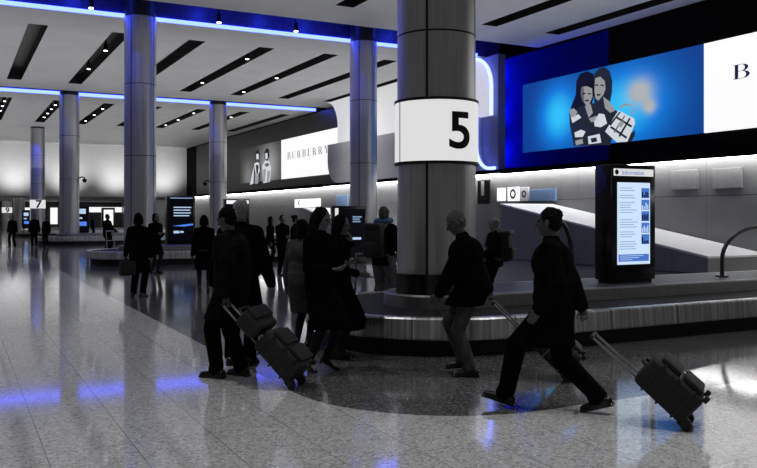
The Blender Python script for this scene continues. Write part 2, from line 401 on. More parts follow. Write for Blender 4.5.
# ------------------------------------------------------------------ pillars
def glyph_on_pillar(parent, s, r, z, size, ang, bold, wide=1.0):
    bm = text_mesh(s, size, bold, .006)
    for v in bm.verts: v.co.x *= wide
    for k in range(-12, 13):
        bmesh.ops.bisect_plane(bm, geom=bm.verts[:]+bm.edges[:]+bm.faces[:], plane_co=(k*.03+.001, 0, 0), plane_no=(1, 0, 0))
    ymid = (max(v.co.y for v in bm.verts)+min(v.co.y for v in bm.verts))/2
    for v in bm.verts:
        a = ang+v.co.x/r; rr = r+.004+v.co.z; v.co = Vector((rr*math.cos(a), rr*math.sin(a), z+v.co.y-ymid))
    return obj('number', bm, M['ink'], parent)
def pillar(x, y, label, num=None, top=CZ+.85, b0=.602, r=.525, base=None, z0=2.3, z1=3.12):
    t = thing('pillar', label, 'pillar', (x, y, 0), 0, 'steel pillars')
    bm = bmesh.new(); w = .03
    for q in range(4):                                    # four shells with seams on the diagonals
        a = PI/4+q*PI/2
        lathe(bm, [(r, b0), (r, min(top, CZ-.12))], seg=18, a0=a+w, a1=a+PI/2-w, uv=True)
    o = obj('shaft', bm, M['pillar'], t, 30)
    bm = bmesh.new(); lathe(bm, [(r-.025, b0), (r-.025, top)], seg=32); obj('core', bm, M['black'], t, 30)
    for z in ((4.0, 6.2) if num else (3.6, 6.0)):
        if z < top:
            bm = bmesh.new(); lathe(bm, [(r-.01, z-.012), (r+.003, z-.012), (r+.003, z+.012), (r-.01, z+.012)], seg=40); obj('joint_ring', bm, M['black'], t, 30)
    if num:
        bm = bmesh.new(); lathe(bm, [(r, z0), (r+.035, z0), (r+.035, z1), (r, z1)], seg=56); s = obj('sign_band', bm, M['sign_lit'], t, 30)
        for z in (z0, z1):
            bm = bmesh.new(); lathe(bm, [(r, z-.018), (r+.042, z-.018), (r+.042, z+.018), (r, z+.018)], seg=56); obj('sign_rim', bm, M['ink'], s, 30)
        for a in (PI, 0):
            bm = bmesh.new(); box(bm, r+.03, r+.04, -.006, .006, z0, z1, mtx=Matrix.Rotation(a, 4, 'Z')); obj('sign_seam', bm, M['ink'], s)
        glyph_on_pillar(s, num, r+.036, (z0+z1)/2, .66 if z1-z0 > .75 else .82, -PI/2+.03, .012 if z1-z0 > .75 else .02, 1.12)
    return t
PX = 5.75
p5 = pillar(PX, 9.27, 'big steel pillar with a lit white band reading 5', '5')
bm = bmesh.new(); a0 = math.radians(-122-52); a1 = math.radians(-122+60)
lathe(bm, [(.53, .6), (.66, .6), (.66, .82), (.67, .82), (.67, .86), (.53, .86)], seg=24, a0=a0, a1=a1)
obj('base_cover', bm, M['gloss'], p5, 30)
pillar(5.57, 27.9, 'steel pillar behind the couple with the carrier bag, tall through the near blue line')
pillar(13.99, 27.88, 'steel pillar in front of the white wall pier, left of the numbered pillar')
pillar(5.68, 47.78, 'steel pillar left of the couple with the carrier bag, dome camera on its side')
pillar(14.14, 47.78, 'steel pillar right of the tall dark screen, beside the black and white poster')
pillar(PX-.05, 67.2, 'distant steel pillar carrying the white sign 7', '7', z0=2.1, z1=2.8)
pillar(PX-.1, 86.5, 'far steel pillar just left of the pillar with sign 7', top=3.38, b0=0)
pillar(PX-.15, 105.8, 'farthest steel pillar with a white number sign at the left edge', '9', top=3.38, b0=0, z0=1.85, z1=2.55)
# dome cameras on two pillars
for (x, y, z, ang, l) in ((5.68, 47.78, 3.55, -.35, 'black dome camera on a bracket on the left far pillar'), (14.14, 47.78, 3.5, PI*1.02, 'black dome camera on the pillar next to the black and white poster')):
    t = thing('dome_camera', l, 'camera', (x+.53*math.cos(ang), y+.53*math.sin(ang), z), ang, 'dome cameras'); t.scale = (.75,)*3
    bm = bmesh.new(); tube(bm, [(0, 0, .2), (.2, 0, .25), (.36, 0, .22), (.38, 0, .1)], .05, 8); obj('bracket', bm, M['gloss'], t, 40)
    bm = bmesh.new(); lathe(bm, [(.001, .12), (.16, .1), (.17, 0), (.12, -.12), (.001, -.18)], (.38, 0), 16); obj('dome', bm, M['gloss'], t, 60)
# ------------------------------------------------------------------ carousels
def stadium(r, L, n=28):
    p = [(-r*math.sin(a), -r*math.cos(a)) for a in [PI*k/n for k in range(n+1)]]       # left half circle, front to back
    q = [(L+r*math.sin(a), r*math.cos(a)) for a in [PI*k/n for k in range(n+1)]]
    m = 14
    top = [(L*k/m, r) for k in range(1, m)]; bot = [(L-L*k/m, -r) for k in range(1, m)]
    return p+top+q+bot
def sweep(bm, prof, L, closed_prof=False, n=28):
    uvl = bm.loops.layers.uv.verify()
    rings = [[Vector((x, y, z)) for x, y in stadium(r, L, n)] for r, z in prof]
    V = [[bm.verts.new(p) for p in r] for r in rings]; N = len(V[0])
    u = [0.0]
    for k in range(N): u.append(u[-1]+(rings[0][(k+1) % N]-rings[0][k]).length)
    w = 0
    for i in range(len(prof)-1):
        dw = math.hypot(prof[i+1][0]-prof[i][0], prof[i+1][1]-prof[i][1])
        for k in range(N):
            k2 = (k+1) % N
            f = bm.faces.new((V[i][k], V[i][k2], V[i+1][k2], V[i+1][k]))
            for l, c in zip(f.loops, ((u[k], w), (u[k+1], w), (u[k+1], w+dw), (u[k], w+dw))): l[uvl].uv = c
        w += dw
    return V
def carousel(x, y, L, label):
    t = thing('baggage_carousel', label, 'carousel', (x, y, 0), 0, 'baggage carousels')
    bm = bmesh.new(); sweep(bm, [(1.6, 0), (1.6, .24), (.5, .24)], L); obj('skirt', bm, M['skirt'], t, 30)
    bm = bmesh.new(); sweep(bm, [(1.62, .2), (1.75, .2), (1.76, .22), (1.745, .43), (1.73, .45), (1.64, .455), (1.63, .43)], L); obj('steel_band', bm, M['band'], t, 30)
    bm = bmesh.new(); sweep(bm, [(1.64, .43), (1.2, .425), (.7, .43)], L); obj('belt', bm, M['belt'], t, 30)
    bm = bmesh.new(); sweep(bm, [(.72, .41), (.70, .58), (.68, .6), (.6, .6)], L); obj('inner_band', bm, M['inner'], t, 30)
    bm = bmesh.new(); V = sweep(bm, [(.62, .598), (.52, .6)], L); bm.faces.new(V[-1]); obj('island_top', bm, M['island'], t)
    return t
carousel(PX, 9.27, 10.6, 'near baggage carousel with a shiny steel edge curving round the pillar marked 5')
carousel(5.57, 27.9, 10.6, 'baggage carousel behind the couple with the carrier bag')
carousel(5.68, 47.78, 10.6, 'distant baggage carousel round the left pillar with the dome camera')
carousel(PX-.05, 67.2, 10.6, 'farthest baggage carousel, under the pillar with sign 7')
# feed conveyors: sloping covers down along the right wall
def chute(y0, label):
    t = thing('feed_conveyor', label, 'conveyor', (18.05, y0, 0), 0, 'feed conveyors along the wall')
    Lc, za, zb, wd = 9.4, .5, 2.05, 2.5
    bm = bmesh.new()
    p = [(0, 0, za), (wd, 0, za), (wd, Lc, zb), (0, Lc, zb)]
    a = [bm.verts.new(v) for v in p]; b = [bm.verts.new((v[0], v[1], v[2]-.06)) for v in p]
    bm.faces.new(a); bm.faces.new(b)
    for k in range(4): bm.faces.new((a[k], a[(k+1) % 4], b[(k+1) % 4], b[k]))
    obj('cover', bm, M['chute'], t)
    bm = bmesh.new()
    quad(bm, [(.02, .02, 0), (.02, Lc, 0), (.02, Lc, zb-.06), (.02, .02, za-.06)]); quad(bm, [(.02, .02, 0), (wd, .02, 0), (wd, .02, za-.06), (.02, .02, za-.06)])
    quad(bm, [(.02, Lc, 0), (wd, Lc, 0), (wd, Lc, zb-.06), (.02, Lc, zb-.06)])
    obj('side_panel', bm, M['chute_side'], t)
chute(15.2, 'grey sided feed conveyor with a pale sloping cover, right behind the walking man')
chute(34.5, 'feed conveyor with a pale sloping cover behind the left half of the pillar row')
# hoop rails
def hoop(p, rz, label, h=1.15, w=1.3):
    t = thing('hoop_rail', label, 'rail', p, rz, 'hoop rails on the carousels')
    bm = bmesh.new()
    pts = [(0, 0, 0), (.0, 0, h*.35)] + [(w/2-w/2*math.cos(a), 0, h*.35+h*.65*math.sin(a)) for a in [PI*k/20 for k in range(1, 20)]] + [(w, 0, h*.35), (w, 0, 0)]
    tube(bm, pts, .034, 10); obj('rail', bm, M['tube_dark'], t, 60)
    for x in (0, w):
        bm = bmesh.new(); lathe(bm, [(.001, .03), (.1, .03), (.11, 0), (.001, 0)], (x, 0), 16); obj('foot_plate', bm, M['tube_dark'], t, 40)
hoop((11.2, 9.15, .6), math.radians(3), 'dark tubular hoop rail on the carousel island at the right edge', .82, 2.0)
hoop((7.6, 9.3, .6), math.radians(8), 'dark tubular hoop rail behind the head of the man in the long coat', .92, .62)
hoop((11.6, 67.1, .6), 0, 'hoop rail beside the far kiosk with the white screen', 1.1, .6)
hoop((12.2, 28.1, .6), 0, 'pale hoop rail beside the dark screen behind the woman with the phone', 1.0, 1.1)
# ------------------------------------------------------------------ kiosks
def kiosk(p, w, d, h, label, style, rz=0):
    t = thing('information_kiosk', label, 'kiosk', p, rz, 'information kiosks')
    bm = bmesh.new(); box(bm, 0, w, 0, d, .05, h, .015); obj('case', bm, M['gloss'], t, 30)
    bm = bmesh.new(); box(bm, .04, w-.04, .04, d-.04, 0, .05); obj('plinth', bm, M['skirt'], t)
    def panel(name, a, b, z0, z1, m, par, off=.006):
        bm = bmesh.new(); box(bm, a, b, -off, -off+.008, z0, z1); return obj(name, bm, m, par)
    if style == 'map':
        s = panel('screen', w*.12, w*.86, h*.16, h*.85, M['paleblue'], t, .01)
        hd = panel('header', w*.04, w*.94, h*.905, h*.965, M['sign_lit'], t, .01)
        bm = text_mesh('Information', .095, .002, .001)
        for v in bm.verts: v.co = Vector((w*.47+v.co.x, -.012-v.co.z, h*.932+v.co.y))
        obj('header_text', bm, M['grey_text'], hd)
        bm = bmesh.new()
        for v in bmesh.ops.create_circle(bm, cap_ends=True, segments=18, radius=.038)['verts']: v.co = Vector((w*.1+v.co.x, -.0125, h*.935+v.co.y))
        obj('header_symbol', bm, M['ink'], hd)
        bm = bmesh.new(); random.seed(3)
        for k in range(26):
            z = h*(.80-.0205*k)
            if k in (2, 5, 11, 12, 17, 21): continue
            ln = random.uniform(.25, .42); box(bm, w*.16, w*(.16+ln), -.0125, -.0115, z, z+h*.006)
        obj('text_lines', bm, M['grey_text'], s)
        for k in range(5):
            pc = panel('picture', w*.66, w*.84, h*(.72-.098*k), h*(.72-.098*k+.085), M['midblue'], s, .0125)
            bm = bmesh.new()
            for j in range(4):
                a = w*(.67+.04*j); z = h*(.725-.098*k); box(bm, a, a+w*.028, -.0145, -.0128, z, z+h*random.uniform(.02, .06))
            obj('picture_detail', bm, M['pale_text'] if k % 2 else M['screen'], pc)
        ft = panel('footer', w*.14, w*.83, h*.185, h*.245, M['midblue'], s, .0125)
        bm = bmesh.new()
        for k in range(3): box(bm, w*.17, w*(.7, .6, .45)[k], -.0145, -.013, h*(.23-.016*k), h*(.234-.016*k))
        obj('footer_lines', bm, M['paleblue'], ft)
    elif style == 'dark':
        s = panel('screen', w*.08, w*.92, h*.06, h*.95, M['screen'], t, .008)
        bm = bmesh.new(); random.seed(11)
        for k in range(4): box(bm, w*.22, w*(.86, .82, .84, .78)[k], -.0115, -.0105, h*(.76-.058*k), h*(.782-.058*k))
        obj('text_lines', bm, M['pale_text'], s)
        bm = bmesh.new()
        box(bm, w*.22, w*.42, -.0115, -.0105, h*.23, h*.28); box(bm, w*.45, w*.58, -.0115, -.0105, h*.24, h*.275)
        obj('badge', bm, M['pale_text'], s)
        bm = bmesh.new(); quad(bm, [(w*.18, -.011, h*.385), (w*.9, -.011, h*.43), (w*.94, -.011, h*.40), (w*.6, -.011, h*.37)])
        obj('streak', bm, M['blue_text'], s)
        box_ = panel('header', w*.1, w*.9, h*.955, h*.975, M['grey_text'], t, .012)
    elif style == 'white':
        panel('screen', w*.14, w*.86, h*.12, h*.9, M['white_lit'], t, .01)
    elif style == 'header':
        panel('screen', w*.08, w*.92, h*.1, h*.86, M['screen'], t, .008); panel('header', w*.04, w*.96, h*.89, h*.97, M['white_lit'], t, .01)
    elif style == 'small':
        s = panel('screen', w*.2, w*.95, h*.12, h*.95, M['screen'], t, .008)
        panel('side_light', w*.03, w*.13, h*.5, h*.96, M['sign_lit'], t, .008)
        bm = bmesh.new()
        for k in range(3): box(bm, w*.56, w*(.84, .78, .8)[k], -.012, -.010, h*(.80-.04*k), h*(.822-.04*k))
        obj('text_lines', bm, M['grey_text'], s)
        bm = bmesh.new(); box(bm, w*.56, w*.82, -.012, -.010, h*.42, h*.46); obj('badge', bm, M['pale_text'], s)
    elif style == 'blue':
        s = panel('screen', w*.05, w*.95, h*.1, h*.95, M['screen'], t, .008)
        bm = bmesh.new()
        box(bm, w*.2, w*.8, -.012, -.010, h*.68, h*.86); box(bm, w*.2, w*.6, -.012, -.010, h*.5, h*.56)
        obj('text_lines', bm, M['pale_text'], s)
        bm = bmesh.new(); box(bm, w*.25, w*.85, -.012, -.010, h*.25, h*.4); obj('streak', bm, M['blue_text'], s)
    return t
kiosk((8.57, 8.93, .6), .885, .36, 1.77, 'black kiosk with a pale blue lit screen, on the near carousel island', 'map')
kiosk((6.55, 28.2, .6), .97, .35, 1.67, 'dark kiosk with white text lines and a blue streak, right of the carrier bag couple', 'dark')
kiosk((8.65, 28.3, .6), .9, .35, 1.6, 'black kiosk with a white header strip, behind the white haired man', 'header')
kiosk((5.92, 48.75, .6), .95, .35, 1.6, 'black kiosk with blue text half hidden by the far left pillar', 'blue')
kiosk((10.4, 67.0, .6), 1.0, .35, 1.6, 'far black kiosk showing a plain white screen', 'white')
kiosk((4.55, 66.4, .6), .55, .35, 1.4, 'small far kiosk with blue text left of the pillar with sign 7', 'blue')
kiosk((10.97, 24.0, 0), 1.2, .3, 1.92, 'black screen with small blue text behind the woman with the phone', 'small')
# rounded white light panel behind the far couple
t = thing('lit_display', 'white rounded light panel just right of the couple with the carrier bag', 'panel', (9.85, 48.2, .6))
bm = bmesh.new(); pts = [(-.35, 0, .0), (.33, 0, .0)] + [(.33*math.cos(a)+.0, 0, .4+.5*math.sin(a)) for a in [PI/2*k/8 for k in range(9)]] + [(-.35, 0, .9)]
f = quad(bm, pts); r = bmesh.ops.extrude_face_region(bm, geom=[f])
for v in [g for g in r['geom'] if isinstance(g, bmesh.types.BMVert)]: v.co.y += .08
obj('lit_face', bm, M['white_lit'], t)
# ------------------------------------------------------------------ wall posters
def yz(x, y): v = onX(x, y, XB-.1); return v.y, v.z
def poster_poly(bm, pts, mi, X): quad(bm, [(X, *p) for p in pts], mi)
def slab(name, y0, y1, z0, z1, m, parent=None, x0=XB-.16, x1=XB-.07):
    bm = bmesh.new(); box(bm, x0, x1, min(y0, y1), max(y0, y1), z0, z1); return obj(name, bm, m, parent)
# didone style letters from strokes; origin at lower left, height 1
def glyph(c):
    S = []; R = lambda x0, x1, y0, y1: S.append([(x0, y0), (x1, y0), (x1, y1), (x0, y1)])
    def bowl(x, y0, y1, w, t, hair=.03):
        n = 12; cy = (y0+y1)/2; h = (y1-y0)/2
        o = [(x+w*math.sin(PI*k/n), cy+h*math.cos(PI*k/n)) for k in range(n+1)]
        i = [(x+(w-t)*math.sin(PI*k/n), cy+(h-hair)*math.cos(PI*k/n)) for k in range(n+1)]
        for k in range(n): S.append([o[k], o[k+1], i[k+1], i[k]])
    def stem(x, w=.15, s=.07): R(x, x+w, 0, 1); R(x-s, x+w+s, 0, .03); R(x-s, x+w+s, .97, 1)
    if c == 'B':
        stem(.08); R(.2, .4, .97, 1); R(.2, .4, .51, .54); R(.2, .4, 0, .03); bowl(.36, .51, 1, .3, .15); bowl(.38, 0, .54, .34, .16); return S, .8
    if c == 'R':
        stem(.08); R(.2, .4, .97, 1); R(.2, .4, .47, .5); bowl(.36, .47, 1, .3, .15); S.append([(.36, .48), (.52, .48), (.78, .0), (.6, .0)]); R(.6, .85, 0, .03); return S, .86
    if c == 'U':
        R(.08, .23, .3, 1); R(.01, .3, .97, 1); R(.66, .7, .3, 1); R(.57, .79, .97, 1)
        n = 12
        o = [(.39-.31*math.cos(PI*k/n), .3-.3*math.sin(PI*k/n)) for k in range(n+1)]; i = [(.445-.215*math.cos(PI*k/n), .3-.26*math.sin(PI*k/n)) for k in range(n+1)]
        for k in range(n): S.append([o[k], o[k+1], i[k+1], i[k]])
        return S, .84
    if c == 'E':
        stem(.08); R(.2, .62, .97, 1); R(.2, .64, 0, .03); R(.2, .46, .49, .52); R(.59, .62, .78, 1); R(.61, .64, 0, .24); R(.44, .47, .39, .62); return S, .74
    if c == 'Y':
        S.append([(.06, 1), (.24, 1), (.5, .45), (.37, .45)]); S.append([(.7, 1), (.74, 1), (.5, .45), (.46, .45)]); R(.37, .51, 0, .47); R(.3, .58, 0, .03); R(-.02, .32, .97, 1); R(.6, .84, .97, 1); return S, .84
    return S, .5
def word(parent, s, y0, z0, h, w, X, m):
    """write s on a wall facing -X, reading from larger to smaller Y; w = total width"""
    gs = [glyph(c) for c in s]; tot = sum(g[1] for g in gs)+.32*(len(s)-1); k = w/tot; u = 0; out = []
    for S, wd in gs:
        bm = bmesh.new()
        for poly in S: quad(bm, [(X, y0-(u+px)*k, z0+pz*h) for px, pz in poly])
        out.append(child_world(obj('letter', bm, m, parent), parent)); u += wd+.32
    return out
def child_world(o, par):
    o.matrix_parent_inverse = Matrix.Translation(-par.location); return o
# right poster
y0, z1 = yz(524, 86); y1, z0 = yz(705, 132); z1 = (z1+yz(705, 43)[1])/2; z0 = (z0+yz(524, 153.5)[1])/2
m, nt, b = newmat('poster_blue_print')
geo = nt.nodes.new('ShaderNodeNewGeometry'); sp = nt.nodes.new('ShaderNodeSeparateXYZ'); nt.links.new(geo.outputs['Position'], sp.inputs[0])
def blob(cx, cz, rx, rz):
    a = mathn(nt, 'DIVIDE', mathn(nt, 'SUBTRACT', sp.outputs[1], cx), rx); c = mathn(nt, 'DIVIDE', mathn(nt, 'SUBTRACT', sp.outputs[2], cz), rz)
    d = mathn(nt, 'ADD', mathn(nt, 'MULTIPLY', a, a), mathn(nt, 'MULTIPLY', c, c))
    return mathn(nt, 'POWER', 2.718, mathn(nt, 'MULTIPLY', d, -1))
wv = y0-y1; zm = (z0+z1)/2
g1 = mathn(nt, 'MINIMUM', mathn(nt, 'ADD', blob(y0-.24*wv, zm-.1, 1.0, 1.1), blob(y0-.62*wv, zm-.15, 1.9, 1.3)), 1.0)
colr = nt.nodes.new('ShaderNodeValToRGB'); e = colr.color_ramp.elements
e[0].color = (.004, .045, .26, 1); e[1].color = (.03, .52, .95, 1); q = e.new(.45); q.color = (.006, .19, .68, 1)
nt.links.new(g1, colr.inputs['Fac'])
no = nt.nodes.new('ShaderNodeTexNoise'); no.inputs['Scale'].default_value = 1.6; nt.links.new(geo.outputs['Position'], no.inputs['Vector'])
bc = yz(641, 92); b2 = yz(651, 107)
be = mathn(nt, 'MINIMUM', mathn(nt, 'MULTIPLY', mathn(nt, 'ADD', blob(bc[0], bc[1], .62, .48), mathn(nt, 'MULTIPLY', blob(b2[0], b2[1], .3, .25), .8)), 1.25), 1.0)
nt.links.new(mixc(nt, mathn(nt, 'POWER', be, 1.4), colr.outputs['Color'], (.42, .44, .46, 1)), b.inputs['Emission Color'])
b.inputs['Emission Strength'].default_value = 1.0; b.inputs['Base Color'].default_value = G(.02); b.inputs['Roughness'].default_value = .9; b.inputs['Specular IOR Level'].default_value = .1
M['poster_blue'] = m
M['pk'] = emit('print_black', .004); M['pd'] = emit('print_dark', (.014, .018, .024)); M['pg'] = emit('print_grey', .12); M['pg2'] = emit('print_midgrey', .30); M['pl'] = emit('print_light', (.62, .66, .70))
pr = thing('poster', 'long backlit poster with a blue picture of two women and a handbag', 'poster', (XB-.1, (y0+y1)/2, z0), 0, 'backlit posters')
child_world(slab('picture_panel', y0, y1, z0, z1, M['poster_blue'], pr), pr)
wl = 13.0
child_world(slab('white_panel', y1-.01, y1-wl, z0, z1, M['white_lit'], pr), pr)
XP = XB-.165
def Q(pts, mi, bm, k, ox=560, oy=60, sc=5.2):
    X = XP-.004*k; poster_poly(bm, [onXp(ox+a/sc, oy+b_/sc) for a, b_ in pts], mi, X)
def onXp(x, y): v = onX(x, y, XP); return (v.y, v.z)
bm = bmesh.new()
Q([(85, 110), (105, 72), (140, 58), (172, 72), (184, 120), (178, 180), (160, 250), (70, 275), (55, 250), (82, 180)], 0, bm, 0)        # left hair
Q([(176, 75), (200, 45), (232, 36), (258, 58), (272, 110), (270, 170), (256, 240), (180, 240), (172, 130)], 1, bm, 0)                  # right hair
Q([(48, 280), (95, 245), (165, 225), (255, 225), (305, 275), (290, 335), (262, 442), (72, 447), (52, 340)], 1, bm, 1)                  # coats
Q([(112, 140), (140, 136), (168, 148), (170, 192), (152, 232), (138, 236), (118, 212), (108, 175)], 3, bm, 2)                          # left face
Q([(184, 95), (210, 86), (234, 110), (238, 150), (226, 182), (200, 212), (186, 200), (180, 160)], 3, bm, 2)                            # right face
Q([(184, 96), (196, 90), (196, 205), (186, 200), (180, 160)], 4, bm, 3)
Q([(112, 142), (124, 138), (128, 222), (118, 212), (108, 175)], 2, bm, 3)
for pts in ([(118, 172), (134, 170), (134, 177), (118, 179)], [(146, 172), (164, 174), (164, 180), (146, 178)], [(130, 208), (152, 207), (150, 215), (133, 216)],
            [(184, 128), (200, 126), (200, 133), (185, 135)], [(212, 127), (230, 130), (229, 136), (212, 134)], [(192, 178), (214, 176), (210, 185), (195, 187)]): Q(pts, 0, bm, 4)
for pts in ([(136, 178), (146, 178), (148, 200), (134, 200)], [(200, 136), (209, 136), (210, 165), (198, 165)]): Q(pts, 4, bm, 4)
Q([(130, 240), (160, 228), (172, 275), (150, 300)], 3, bm, 2); Q([(225, 190), (258, 215), (290, 262), (262, 275), (235, 250)], 3, bm, 2)
Q([(50, 262), (72, 250), (92, 270), (80, 300), (58, 300)], 3, bm, 3); Q([(58, 300), (98, 282), (112, 300), (66, 328)], 5, bm, 3)
Q([(178, 318), (205, 278), (232, 282), (246, 330), (214, 350), (182, 345)], 5, bm, 3); Q([(150, 305), (190, 290), (200, 310), (165, 325)], 3, bm, 3)
Q([(76, 378), (110, 362), (134, 372), (120, 400), (80, 402)], 5, bm, 3); Q([(146, 398), (208, 384), (216, 430), (150, 438)], 5, bm, 3); Q([(80, 420), (118, 410), (122, 434), (84, 444)], 4, bm, 3)
Q([(160, 408), (190, 402), (196, 424), (166, 430)], 1, bm, 4)
Q([(236, 372), (306, 262), (388, 305), (392, 330), (352, 425), (296, 428)], 5, bm, 4)                                                  # bag
bagl = [[(262, 352), (268, 343), (352, 400), (346, 410)], [(292, 302), (298, 293), (378, 342), (372, 352)], [(258, 335), (312, 268), (318, 272), (266, 342)],
        [(306, 395), (362, 300), (370, 305), (314, 402)], [(280, 375), (336, 288), (342, 292), (286, 380)]]
for k, pts in enumerate(bagl): Q(pts, 1 if k < 4 else 2, bm, 5)
Q([(300, 340), (318, 314), (338, 326), (320, 352)], 4, bm, 6)
for a in range(8):
    t0, t1 = PI*a/8, PI*(a+1)/8
    f_ = lambda t, r: (345+r*math.cos(t)*.8+22*math.sin(t), 268-r*math.sin(t)*.9+r*math.cos(t)*.45)
    Q([f_(t0, 42), f_(t1, 42), f_(t1, 32), f_(t0, 32)], 4, bm, 5)
Q([(340, 430), (362, 385), (392, 365), (390, 395), (372, 425)], 1, bm, 3)
child_world(obj('printed_women', bm, [M['pk'], M['pd'], M['pg'], M['pg2'], M['pg2'], M['pl']], pr), pr)
wy0, wz0 = onXp(733, 80); wz1 = onXp(733, 65.5)[1]
word(pr, 'BURBERRY', wy0, wz0, wz1-wz0, (wy0-onXp(752, 72)[0])/.8*8.75, XP-.004, M['print_ink'])
# left poster, black and white
yl0, zl1 = yz(241, 152); yl1, _ = yz(282, 142); yl2, _ = yz(337, 130)
pl = thing('poster', 'long backlit poster with two standing figures in grey and a white lettered half', 'poster', (XB-.1, yl1, z0), 0, 'backlit posters')
m, nt, b = newmat('poster_grey_print')
geo = nt.nodes.new('ShaderNodeNewGeometry'); sp = nt.nodes.new('ShaderNodeSeparateXYZ'); nt.links.new(geo.outputs['Position'], sp.inputs[0])
wl_ = yl0-yl1
colr = nt.nodes.new('ShaderNodeValToRGB'); e = colr.color_ramp.elements; e[0].color = G(.012); e[1].color = G(.36)
nt.links.new(mathn(nt, 'ADD', mathn(nt, 'MULTIPLY', blob(yl0-.72*wl_, zm-.3, 2.0, 1.5), .9), mathn(nt, 'MULTIPLY', blob(yl0-.22*wl_, zm-.9, 1.3, 1.2), .45)), colr.inputs['Fac'])
nt.links.new(colr.outputs['Color'], b.inputs['Emission Color']); b.inputs['Emission Strength'].default_value = 1; b.inputs['Base Color'].default_value = G(.02)
M['poster_grey'] = m
child_world(slab('picture_panel', yl0, yl1, z0, z1, M['poster_grey'], pl), pl)
child_world(slab('white_panel', yl1-.01, yl2-.2, z0, z1, M['white_lit'], pl), pl)
bm = bmesh.new(); q = lambda pts, mi, k: Q(pts, mi, bm, k, 235, 120, 5.855)
q([(118, 195), (132, 172), (146, 195), (142, 232), (122, 235)], 0, 0); q([(124, 200), (138, 197), (140, 228), (126, 232)], 5, 1)
q([(108, 262), (120, 240), (142, 236), (152, 270), (146, 340), (138, 376), (96, 380), (112, 320)], 1, 1); q([(98, 330), (112, 266), (108, 372), (88, 380)], 5, 2)
q([(112, 258), (126, 246), (142, 250), (146, 300), (130, 330), (118, 300)], 5, 2); q([(118, 310), (140, 318), (136, 372), (116, 374)], 4, 2); q([(122, 262), (140, 266), (134, 320), (126, 310)], 1, 3)
q([(172, 190), (184, 164), (200, 172), (202, 215), (190, 240), (174, 230)], 0, 0); q([(176, 196), (190, 192), (192, 224), (180, 232)], 5, 1)
q([(160, 268), (176, 238), (200, 240), (212, 280), (204, 362), (164, 370)], 5, 1); q([(166, 290), (182, 284), (176, 360), (164, 366)], 4, 2); q([(170, 262), (190, 250), (204, 262), (186, 276)], 2, 2); q([(190, 300), (206, 296), (200, 362), (186, 364)], 3, 2)
child_world(obj('printed_figures', bm, [M['pk'], M['pd'], M['pg'], M['pg2'], M['pg2'], M['pl']], pl), pl)
ta, tz0 = onXp(287.5, 159.5); tb = onXp(328.5, 150)[0]; tz1 = onXp(287.5, 152.5)[1]
word(pl, 'BURBERRY', ta, tz0, tz1-tz0, ta-tb, XP-.004, M['print_ink'])
# wall signs
def wall_sign(x0, x1, ya, yb, label, m, X=20.55, sym=None, frame_m=None):
    a = onX(x0, (ya+yb)/2, X); c = onX(x1, (ya+yb)/2, X); zt = onX((x0+x1)/2, ya, X).z; zb = onX((x0+x1)/2, yb, X).z
    t = thing('wall_sign', label, 'sign', (X, (a.y+c.y)/2, zb), 0, 'signs on the steel wall')
    bm = bmesh.new(); hy = abs(a.y-c.y)/2; box(bm, -.03, .05, -hy, hy, 0, zt-zb, .01); obj('panel', bm, m, t)
    h = zt-zb
    if sym == 'ring':
        bm = bmesh.new(); n = 20
        for k in range(n):
            g = lambda r, k_: (-.034, r*math.cos(2*PI*k_/n)*hy, h/2+r*math.sin(2*PI*k_/n)*hy)
            quad(bm, [g(.55, k), g(.55, k+1), g(.3, k+1), g(.3, k)])
        obj('symbol', bm, M['ink'], t)
    if sym == 'arrow':
        bm = bmesh.new()
        quad(bm, [(-.034, hy*.75, h*.55), (-.034, hy*.6, h*.8), (-.034, hy*.55, h*.72), (-.034, hy*.65, h*.55), (-.034, hy*.55, h*.36), (-.034, hy*.6, h*.28)])
        obj('symbol', bm, M['ink'], t)
    if sym == 'bar':
        bm = bmesh.new(); box(bm, -.036, -.033, -hy*.2, hy*.35, h*.35, h*.95); obj('symbol', bm, M['wall_grey'], t)
wall_sign(497.5, 505, 188, 201, 'plain white square sign on the wall, nearest the numbered pillar', M['white_lit'])
wall_sign(508, 519, 187, 201, 'white wall sign with a black round symbol', M['white_lit'], sym='ring')
wall_sign(520.5, 528.5, 187, 201, 'grey wall sign with a dark round symbol', M['wall_white'], sym='ring')
wall_sign(295, 320, 199, 207.5, 'wide white lit sign on the wall above the waiting travellers', M['white_lit'], sym='arrow')
wall_sign(478, 489.5, 180, 204, 'tall black wall panel close beside the numbered pillar', M['gloss'], sym='bar', X=20.4)
wall_sign(672, 698, 170, 189, 'faint grey notice panel on the wall, just right of the lit kiosk', M['notice'])
wall_sign(713, 742, 168, 188, 'faint grey notice panel on the wall, the one near the right edge', M['notice'])
M['bluegrey'] = mat('panel_blue_grey', (.16, .26, .42), .4, var=.1)
wall_sign(336, 348, 195, 207, 'blue grey square panel on the wall left of the pale pillar', M['bluegrey'])
wall_sign(530, 556, 189, 201, 'soft blue panel on the wall right of the round symbol signs', M['bluegrey'])
# lit fronts far away on the far wall
for k, (x, wd, z0_, z1_) in enumerate(((2.2, 1.2, 1.0, 2.4), (8.0, 2.6, .4, 2.6), (11.4, .9, .4, 2.6), (14.5, 7.5, 2.0, 2.7))):
    bm = bmesh.new(); box(bm, x, x+wd, YF-.12, YF-.002, z0_, z1_, .02)
    tag(obj('wall_display', bm, M['white_lit']), ('small white lit panel at the left edge of the far wall', 'broad white lit panel on the far wall right of sign 7', 'narrow white lit panel on the far wall', 'long white lit band high on the far wall')[k], 'panel', 'lit panels on the far wall')

exec_people = True
